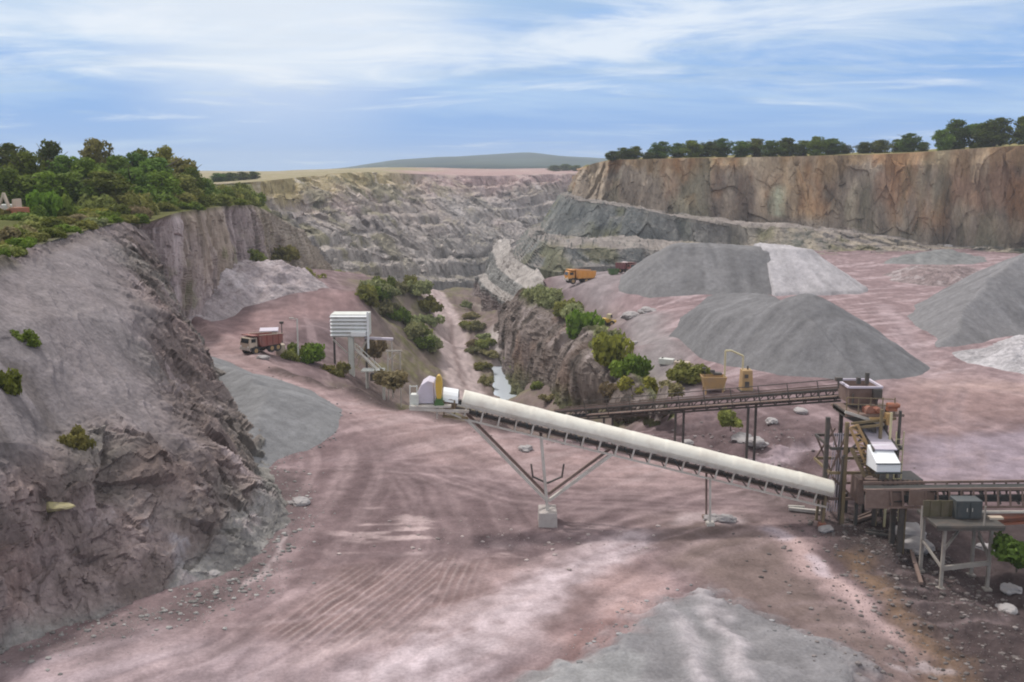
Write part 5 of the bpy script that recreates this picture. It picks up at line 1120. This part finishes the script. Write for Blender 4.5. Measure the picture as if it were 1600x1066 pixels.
# ------------------------------------------------------------------ vehicles and other machines
def wheel(x, y, r, wd, parent):
    m = MB(); m.cyl((x,y-wd/2,r),(x,y+wd/2,r),r,n=18); wb = m.build('wheel', M['dark'], parent, smooth=False, bevel=.05)
    m = MB(); m.cyl((x,y-wd/2-.02,r),(x,y+wd/2+.02,r),r*.5,n=14); m.build('rim', M['tan'], wb)
def dump_truck(loc, rz, label, body, cab, sc_=1.0, load=None):
    """front towards +x"""
    t = thing('dump_truck', label, 'dump truck', loc, rz, None); t.scale = (sc_,)*3
    m = MB(); m.box((0,0,1.0),(6.4,1.1,.45)); m.box((2.75,0,1.05),(.5,2.5,.5)); m.build('chassis', M['steel'], t)
    for x in (2.1,-1.2,-2.5):
        for y in (-1.15,1.15): wheel(x,y,.72,.55,t)
    m = MB(); o_ = [(-3.5,1.9),(-3.1,1.25),(1.0,1.25),(1.3,1.6),(1.5,3.0),(2.7,3.15),(2.7,3.3),(1.3,3.25),(-3.6,2.9)]
    m.prism(o_, -1.5, -1.38); m.prism(o_, 1.38, 1.5); m.prism([(-3.1,1.25),(1.0,1.25),(1.3,1.6),(1.5,3.15),(1.4,3.15),(1.15,1.7),(.95,1.4),(-3.15,1.42),(-3.55,1.95),(-3.6,1.9)], -1.42, 1.42)
    m.prism([(1.35,3.0),(2.7,3.15),(2.7,3.28),(1.35,3.2)], -1.5, 1.5)
    for x in (-2.6,-1.4,-.2,.9): 
        for y in (-1.54,1.54): m.box((x,y,2.15),(.16,.1,1.7))
    bd = m.build('tipper_body', body, t)
    m = MB(); 
    for y in (-1.45,1.45): m.bar((-3.6,y,2.92),(1.4,y,3.24),.16,.08)
    m.build('top_rail', M['ccab'], bd)
    if load:
        V = []; nx,ny = 14,8
        for i in range(nx):
            for j in range(ny):
                u,v = i/(nx-1), j/(ny-1); V.append((-3.3+4.6*u, -1.36+2.72*v, 2.55+.75*math.sin(math.pi*u)*math.sin(math.pi*v)+.06*math.sin(i*3.1+j*5.7)))
        me = mesh_np('load', V, grid_faces(nx,ny), np.tile(load,(nx*ny,1))); link('load', me, M['gravel'], t)
    m = MB(); m.prism([(1.65,1.2),(3.25,1.2),(3.3,2.0),(3.05,2.9),(1.65,2.9)], -1.2, 1.2); cb_ = m.build('cab', cab, t, bevel=.05)
    m = MB(); m.add([(3.33,-1.0,2.05),(3.33,1.0,2.05),(3.12,.95,2.75),(3.12,-.95,2.75)],[(0,1,2,3)]); m.box((2.4,-1.21,2.4),(.9,.03,.6)); m.box((2.4,1.21,2.4),(.9,.03,.6)); m.build('window', M['glass'], cb_)
    m = MB(); m.box((3.3,0,1.05),(.18,2.5,.4)); m.build('bumper', M['pale'], cb_)
    for y in (-.9,.9):
        m = MB(); m.cyl((3.3,y,1.45),(3.36,y,1.45),.14,n=10); m.build('headlight', M['white'], cb_)
    return t
p = gpt(408,552); dump_truck(p, R(233), 'dull red tipper truck with cream cab parked on the bend of the road', M['red'], M['ccab'], .6)
p = gpt(905,440); dump_truck(p, R(200), 'orange dump truck parked at the foot of the right cliff', M['orange'], M['orange'], .72)
p = gpt(979,440); dump_truck(p, R(300), 'dark red dump truck carrying a pale load beside the long gravel heap', M['maroon'], M['red'], .58, (.5,.42,.43))
# site cabin and container behind the red truck
p = gpt(421,532)
t = thing('site_cabin', 'small cream site cabin with one dark window behind the red tipper truck', 'cabin', p, R(12))
m = MB(); m.box((0,0,.85),(1.7,2.2,1.7)); wl = m.build('wall', M['ccab'], t, bevel=.02)
m = MB(); m.box((0,0,1.76),(1.95,2.45,.1)); m.build('roof', M['lilac'], t)
m = MB(); m.box((.05,-1.11,1.15),(.5,.05,.45)); wn = m.build('window', M['glass'], t); m = MB(); m.bar((-.22,-1.14,.9),(.32,-1.14,.9),.06,.06); m.build('sill', M['pale'], wn)
m = MB(); m.box((.55,-1.11,.75),(.42,.04,1.4)); m.build('door', M['offwhite'], t)
p = gpt(438,546)
t = thing('storage_tank', 'squat cream storage tank right of the red tipper truck', 'tank', p)
m = MB(); m.cyl((0,0,0),(0,0,1.15),.48,n=18); m.cyl((0,0,1.15),(0,0,1.3),.48,.2,n=18); m.build('tank', M['ccab'], t); m = MB(); m.cyl((0,0,1.3),(0,0,1.42),.14,n=10); m.build('lid', M['steel'], t)
# lamp post
p = gpt(466,553,-.4)
t = thing('lamp_post', 'tall pale lamp post on a concrete footing among green bushes', 'lamp post', p)
m = MB(); m.cyl((0,0,0),(0,0,4.3),.09,.06,n=8); m.build('pole', M['offwhite'], t); m = MB(); m.box((0,0,.1),(1.0,.6,.35)); m.build('footing', M['concrete'], t, bevel=.03)
m = MB(); m.bar((0,0,4.25),(-.5,-.1,4.4),.07,.07); m.box((-.55,-.1,4.38),(.4,.2,.12)); m.build('lamp_head', M['pale'], t)
p = gpt(441,535,-.2)
t = thing('lamp_post', 'thin dark post with a lamp head behind the cream tank', 'lamp post', p)
m = MB(); m.cyl((0,0,-.2),(0,0,2.75),.07,.05,n=8); m.build('pole', M['steel'], t); m = MB(); m.box((0,0,2.8),(.4,.3,.25)); m.build('lamp_head', M['steel'], t)
# white louvred screening plant
YS = 103.0
def S(px,py,y=YS): return Vector(P(px,py,y))
bz = gz(*P(548,592,YS)[:2])
root = thing('screening_plant', 'white louvred screening plant on a tall pale column at the pit edge', 'plant', (P(548,592,YS)[0], YS, bz)); ro = root.location
a_,b_ = S(516,492),S(575,527); cx = (a_.x+b_.x)/2; wd_ = b_.x-a_.x
m = MB(); m.box((cx,YS+1.3,(a_.z+b_.z)/2),(wd_,2.4,a_.z-b_.z)); hs_ = m.build('housing', M['offwhite'], root, ro)
m = MB(); nl = 6
for k in range(nl):
    z = b_.z+(a_.z-b_.z)*(k+.6)/nl; m.box((cx,YS+.02,z),(wd_+.05,.28,.05),Matrix.Rotation(R(35),3,'X'))
m.build('louvre', M['white'], hs_, ro)
m = MB(); 
for k in range(5): z = b_.z+(a_.z-b_.z)*(k+.3)/5; m.box((a_.x-.05,YS+1.3,z),(.25,2.3,.05),Matrix.Rotation(R(35),3,'Y'))
m.build('side_louvre', M['lilac'], hs_, ro)
m = MB(); m.bar((b_.x+.02,YS-.05,b_.z-1.2),(b_.x+.02,YS-.05,a_.z+.3),.2,.2); m.build('corner_post', M['white'], root, ro)
m = MB(); e0=S(548,527); m.bar((e0.x,YS+.2,bz-.3),(e0.x,YS+.2,e0.z),.55,.55); m.build('column', M['offwhite'], root, ro)
m = MB(); m.bar(S(520,530),S(543,552),.14,.14); m.bar(S(575,530),S(556,560),.14,.14); m.build('strut', M['pale'], root, ro)
m = MB(); e0=S(560,522,YS-.4); m.box((e0.x,YS-.4,e0.z),(1.5,.7,.4)); m.build('front_box', M['white'], root, ro)
m = MB(); m.bar(S(570,528,YS+1),S(614,530,YS+1),.5,.22); m.build('side_beam', M['lilac'], root, ro); e1=S(612,530,YS+1)
m = MB(); m.bar((e1.x,e1.y,gz(e1.x,e1.y)-.2),(e1.x,e1.y,e1.z),.14,.14); m.build('beam_leg', M['pale'], root, ro)
m = MB(); m.bar(S(570,535,YS+.5),S(558,575,YS+.5),.7,.15); m.build('chute', M['ccab'], root, ro)
for (px,Yd) in ((545,104.6),(572,104.8),(522,104.8)):
    e=S(px,527,Yd); m = MB(); m.bar((e.x,Yd,gz(e.x,Yd)-.3),(e.x,Yd,e.z),.2,.2); m.build('leg', M['steel'], root, ro)
q0, q1 = S(596,584,101.5), S(556,546,102.6)
m = MB(); m.bar(q0,q1,.5,.14); m.build('feed_conveyor', M['pale'], root, ro)
m = MB()
for k in range(5):
    q = q0.lerp(q1,k/4); m.bar(q+Vector((0,-.3,0)),q+Vector((0,-.3,.7)),.06,.06)
m.bar(q0+Vector((0,-.3,.7)),q1+Vector((0,-.3,.7)),.06,.06); m.build('handrail', M['offwhite'], root, ro)
e = S(606,566,102.5)
for dx_ in (0,1.3):
    m = MB(); m.bar((e.x+dx_,102.5,gz(e.x+dx_,102.5)-.2),(e.x+dx_,102.5,e.z+1.2),.12,.12); m.build('post', M['pale'], root, ro)
m = MB(); m.bar((e.x-.2,102.5,e.z+1.2),(e.x+1.5,102.5,e.z+1.2),.14,.14); m.bar((e.x,102.5,e.z+.2),(e.x+1.3,102.5,e.z+1.2),.08,.08); m.build('beam', M['pale'], root, ro)
YS2 = 101.0; root = thing('loading_platform', 'low pale steel frame beside the foot of the white louvred plant', 'frame', tuple(S(583,603,YS2))); ro = root.location
e0,e1 = S(566,580,YS2),S(598,582,YS2)
m = MB(); m.box(((e0.x+e1.x)/2,YS2+.6,e0.z),(e1.x-e0.x+.2,1.5,.14)); m.build('top', M['offwhite'], root, ro)
for x in (e0.x+.4,e1.x):
    for y in (YS2,YS2+1.2): m = MB(); m.bar((x,y,gz(x,y)-.2),(x,y,e0.z),.12,.12); m.build('leg', M['offwhite'], root, ro)
m = MB(); m.box(((e0.x+e1.x)/2+.1,YS2+.6,e0.z-.75),(.8,.8,.7)); m.build('engine', M['steel'], root, ro)
# tan yellow machines with a pipe gantry
def mk(px,py): return gpt(px,py)
p = mk(1114,612)
t = thing('loading_hopper', 'tan yellow box shaped feed hopper left of the tall pipe gantry', 'hopper', p)
m = MB(); m.add([(-1.0,-.7,1.35),(1.0,-.7,1.35),(1.0,.7,1.35),(-1.0,.7,1.35),(-.75,-.5,.35),(.75,-.5,.35),(.75,.5,.35),(-.75,.5,.35)],[(0,1,5,4),(1,2,6,5),(2,3,7,6),(3,0,4,7),(4,5,6,7)]); hp = m.build('bin', M['tan'], t); hp.modifiers.new('t','SOLIDIFY').thickness=.06
m = MB(); 
for x in (-.7,.7):
    for y in (-.5,.5): m.bar((x,y,-.2),(x,y,.9),.12,.12)
m.build('leg_frame', M['tan'], t)
m = MB(); m.box((.3,0,1.55),(.7,.6,.18)); m.box((-.1,0,1.75),(.35,.3,.2)); m.bar((-.7,0,1.3),(-.75,0,1.95),.05,.05); m.box((-.78,0,2.0),(.3,.2,.14)); m.build('engine_cover', M['steel'], t)
p = mk(1165,612)
t = thing('generator', 'upright tan yellow engine unit right of the tall pipe gantry', 'generator', p)
m = MB(); m.box((0,0,.9),(.95,1.2,1.7),taper=.85); bd = m.build('housing', M['tan'], t, bevel=.05)
m = MB(); m.box((-.12,-.62,1.3),(.3,.05,.3)); m.box((-.05,-.62,.6),(.35,.05,.5)); m.build('grille', M['steel'], bd); m = MB(); m.cyl((.1,0,1.7),(.1,0,2.05),.07,n=8); m.build('exhaust', M['steel'], t)
m = MB(); m.box((0,0,0),(1.2,1.4,.2)); m.build('skid', M['steel'], t)
p = mk(1146,612)
t = thing('pipe_gantry', 'tall pale yellow pipe gantry between the two tan yellow machines', 'gantry', p)
for x,h in ((-.78,3.35),(.7,2.9)): m = MB(); m.cyl((x,0,-.2),(x,0,h),.075,n=8); m.build('post', M['cyellow'], t)
m = MB(); m.cyl((-.78,0,3.35),(-.3,0,3.35),.075,n=8); m.cyl((-.3,0,3.35),(.7,0,2.9),.075,n=8); m.build('crossbar', M['cyellow'], t)
# small yellow loader by the spur, green skip
p = gpt(953,472)
t = thing('wheel_loader', 'small yellow wheel loader on the floor below the orange truck', 'loader', p, R(-30)); t.scale = (.55,.55,.6)
m = MB(); m.box((-1.0,0,1.3),(2.2,1.6,.9)); m.box((.9,0,1.1),(1.4,1.3,.6)); m.build('body', M['yellow'], t, bevel=.05); m = MB(); m.box((-.1,0,2.2),(1.2,1.3,1.2),taper=.85); cb_ = m.build('cab', M['cyellow'], t, bevel=.05); m = MB(); m.box((.52,0,2.25),(.04,1.0,.8)); m.build('window', M['glass'], cb_)
for x in (-1.2,1.1):
    for y in (-.85,.85): wheel(x,y,.7,.5,t)
for y in (-.5,.5): m = MB(); m.bar((1.0,y,1.4),(2.6,y,.7),.18,.25); m.build('arm', M['yellow'], t)
m = MB(); m.prism([(2.4,.2),(3.4,.15),(3.3,.3),(2.6,.4),(2.55,1.1),(2.4,1.15)], -1.2,1.2); m.build('bucket', M['pale'], t)
p = gpt(958,440)
t = thing('skip', 'low dark green skip left of the dark red dump truck', 'skip', p, R(8)); m = MB(); m.prism([(-.9,1.0),(-.6,.1),(.6,.1),(.9,1.0),(.84,1.0),(.56,.18),(-.56,.18),(-.84,1.0)], -.7,.7); m.prism([(-.88,.98),(-.58,.12),(.58,.12),(.88,.98)],-.72,-.66); m.prism([(-.88,.98),(-.58,.12),(.58,.12),(.88,.98)],.66,.72); m.build('bin', M['green'], t); m = MB(); m.bar((-.95,-.74,1.0),(.95,-.74,1.0),.06,.08); m.build('lip', M['green'], t)
# orange excavator among the trees on the left plateau
q = P(26,332,90); z = zat('plateau', q[0], q[1])
t = thing('excavator', 'orange excavator half hidden by shrubs on the left plateau', 'excavator', (q[0],q[1],z+.0), R(150)); t.scale = (.6,.6,.75)
for y in (-.8,.8): m = MB(); m.prism([(-1.5,.2),(-1.3,0),(1.3,0),(1.5,.2),(1.5,.5),(1.3,.7),(-1.3,.7),(-1.5,.5)], y-.25,y+.25); m.build('track', M['dark'], t)
m = MB(); m.prism([(-1.7,.8),(1.2,.8),(1.2,1.5),(-.2,1.8),(-1.7,1.8)], -1.0,1.0); m.build('body', M['dorange'], t, bevel=.06)
m = MB(); m.prism([(.0,1.5),(1.2,1.5),(1.1,2.7),(.1,2.8)], -1.0,-.1); cb_ = m.build('cab', M['ccab'], t, bevel=.04); m = MB(); m.box((.6,-1.02,2.1),(.8,.03,.8)); m.build('window', M['glass'], cb_)
m = MB(); m.bar((.9,.4,1.4),(2.2,.4,3.4),.3,.4); m.bar((2.2,.4,3.4),(3.4,.4,2.0),.25,.35); m.build('boom', M['ccab'], t)
m = MB(); m.prism([(3.2,2.0),(3.6,2.0),(3.7,1.4),(3.1,1.2),(2.9,1.5)], .0,.8); m.build('bucket', M['pale'], t)
q = P(6,325,92); z = zat('plateau', q[0], q[1])
t = thing('trailer', 'dirty white trailer left of the orange excavator among shrubs', 'trailer', (q[0],q[1],z), R(20))
m = MB(); m.box((0,0,1.05),(1.6,1.3,1.1)); m.build('box', M['offwhite'], t, bevel=.04)
for y in (-.65,.65): wheel(0,y,.35,.2,t)
m = MB(); m.bar((.8,0,.5),(1.5,0,.4),.08,.08); m.build('drawbar', M['steel'], t)

# ------------------------------------------------------------------ boulders and slabs
def boulder_mesh(seed, flat=.7):
    import bmesh
    bm = bmesh.new(); bmesh.ops.create_icosphere(bm, subdivisions=3, radius=1)
    V = np.array([v.co[:] for v in bm.verts]); cv,ce = cells(V, 1.1, seed); d = 1+.22*cv+.25*fbm(V,1.3,3,seed)
    for v,k in zip(bm.verts,d): v.co = Vector((v.co.x*k*1.2, v.co.y*k, v.co.z*k*flat))
    me = bpy.data.meshes.new('boulder'); bm.to_mesh(me); bm.free(); return me
bms = [boulder_mesh(s_) for s_ in (3,8,15,22)]
for k in bms: k.materials.append(M['stone'])
BL = [(412,563,.5,'pale stone lying in front of the red tipper truck'),(1160,690,.7,'pale grey boulder pair, the larger one, behind the covered conveyor'),(1182,697,.6,'rounded grey boulder right of the larger pale one behind the covered conveyor'),(1205,660,.4,'grey boulder under the dark open conveyor'),(1252,645,.5,'pale jagged stone beside the foot of the dark open conveyor'),(1075,690,.35,'small pale stone near the middle of the covered conveyor'),
 (822,706,.42,'pale flat stone left of the main conveyor post'),(467,790,.42,'white flat stone at the foot of the left hill'),(1420,830,.8,'grey boulder under the rusty brown conveyor'),(1435,845,.7,'lower grey boulder under the rusty brown conveyor'),(1583,890,.4,'pale round stone right of the steel trestle'),(1575,915,.35,'small stone in front of the pale round one by the trestle'),(1545,835,.45,'pale block behind the trestle braces'),
 (985,492,1.1,'long pale slab on the upper floor near the yellow loader'),(1010,491,.9,'pale slab end right of the long slab on the upper floor'),(992,516,.5,'white stone below the long pale slab on the upper floor'),(1480,388,1.0,'small white rock at the foot of the right cliff'),(330,900,.3,'small stone fallen at the toe of the left hill'),(1110,812,.35,'pale broken slab near the small conveyor leg'),(1135,815,.4,'second pale broken slab near the small conveyor leg'),(1290,825,.35,'pale stone by the tail leg of the covered conveyor')]
for i,(px,py,r_,lab) in enumerate(BL):
    q = gpt(px,py); o = link('boulder', bms[i%4], None); o.location = (q[0],q[1],q[2]+r_*.25); o.rotation_euler = (0,0,i*1.3); o.scale = (r_,r_,r_*.8); tag(o, lab, 'boulder')
for px,py,lab,mt in ((1042,552,'white concrete block left of the pale olive bush, its end dark','offwhite'),(1066,558,'pale concrete block lying against the white one by the grey heap','ccab')):
    q = gpt(px,py); t = thing('concrete_block', lab, 'block', (q[0],q[1],q[2]), R(-28)); m = MB(); m.box((0,0,.28),(1.5,.7,.6)); m.build('block', M[mt], t, bevel=.05); m = MB(); m.box((-.45,0,.62),(.12,.3,.1)); m.build('lifting_eye', M['steel'], t)
q = P(62,798,40.2); d_ = surf['hill']; j = np.argmin(((d_-np.array(q))**2).sum(1)); q = d_[j]
o = link('boulder', boulder_mesh(31,.6), M['ystone']); o.location = tuple(q); o.scale = (.7,.5,.35); tag(o, 'yellow stained rock ledge low on the left hill', 'boulder')
# loose stones strewn over the floor, too many to count
r = np.random.default_rng(5); n = 5200; ico = boulder_mesh(40); iv = np.array([v.co[:] for v in ico.vertices])
import bmesh
bm = bmesh.new(); bmesh.ops.create_icosphere(bm, subdivisions=1, radius=1); iv = np.array([v.co[:] for v in bm.verts]); fi = np.array([[v.index for v in f.verts] for f in bm.faces]); bm.free()
Vs=[];Fs=[];Cs=[]
zones = [([(345,575),(420,598),(500,640),(525,655),(505,690),(440,718)],.9,700,(.2,.2,.205)),([(0,1036),(300,950),(400,905),(456,812),(432,742),(390,650)],2.0,1500,(.30,.29,.28)),([(420,580),(550,615),(650,645),(770,672),(950,705)],2.2,600,(.22,.18,.17)),([(1040,690),(1150,670),(1260,690),(1290,760)],3.5,900,(.24,.21,.21)),([(1330,830),(1400,900),(1480,1000),(1540,1060)],4.0,2600,(.17,.15,.145)),([(1300,800),(1360,830),(1420,850),(1480,880),(1560,930)],2.5,1500,(.16,.14,.135)),([(0,1020),(150,980),(300,945),(400,900),(456,812)],1.0,700,(.21,.20,.195)),([(600,840),(760,845),(900,850),(1050,860)],3.0,300,(.33,.28,.27)),([(900,1030),(1000,950),(1100,920),(1300,1010)],.8,260,(.25,.25,.255))]
cnt_ = 0
for pts,spread,nn2,cc in zones:
    pl = np.array(gp(pts))
    for _ in range(nn2):
        k = r.integers(0,len(pl)-1); t_ = r.uniform(); x,y = pl[k]*(1-t_)+pl[k+1]*t_ + r.normal(scale=spread*.6,size=2); s_ = .018+.11*r.uniform()**9
        Vs.append(iv*np.array([1.2,1,.75])*s_*r.uniform(.75,1.25,(len(iv),1))+np.array([x,y,0])); Fs.append(fi+cnt_); cnt_ += len(iv); Cs.append(np.tile(np.array(cc)*r.uniform(.6,1.5),(len(iv),1)))
Vs = np.concatenate(Vs); cen = Vs.reshape(-1,len(iv),3).mean(1); zs = []
tree_idx = np.searchsorted(Ys, cen[:,1])
for c_,i in zip(cen, tree_idx):
    i = int(np.clip(i,0,len(Ys)-1)); row = surf['ground'][i*GN:(i+1)*GN]; zs.append(row[np.argmin(np.abs(row[:,0]-c_[0])),2])
Vs[:,2] += np.repeat(np.array(zs), len(iv))+.01
me = mesh_np('loose_rubble', Vs, np.concatenate(Fs), np.concatenate(Cs), smooth=False); tag(link('loose_rubble', me, M['gravel']), kind='stuff')

# ------------------------------------------------------------------ air
HAZE = 0.00024
if HAZE:
    m = MB(); m.box((0,1500,10),(5200,3400,130)); hb = m.build('haze', None); tag(hb, kind='stuff')
    hm = bpy.data.materials.new('haze'); hm.use_nodes = True; nt = hm.node_tree; nt.nodes.remove(nt.nodes['Principled BSDF'])
    pv = nt.nodes.new('ShaderNodeVolumePrincipled'); pv.inputs['Density'].default_value = HAZE; pv.inputs['Color'].default_value = (.82,.9,1,1); nt.links.new(pv.outputs[0], nt.nodes['Material Output'].inputs['Volume']); hb.data.materials.append(hm)

# ------------------------------------------------------------------ render settings
sc.view_settings.view_transform = 'Standard'; sc.view_settings.look = 'None'; sc.view_settings.exposure = 0; sc.view_settings.gamma = 1
sc.render.engine = 'CYCLES'; sc.cycles.max_bounces = 5; sc.cycles.diffuse_bounces = 3; sc.cycles.volume_bounces = 1; sc.cycles.use_denoising = True
sc.cycles.pixel_filter_type = 'BLACKMAN_HARRIS'; sc.cycles.filter_width = 2.0
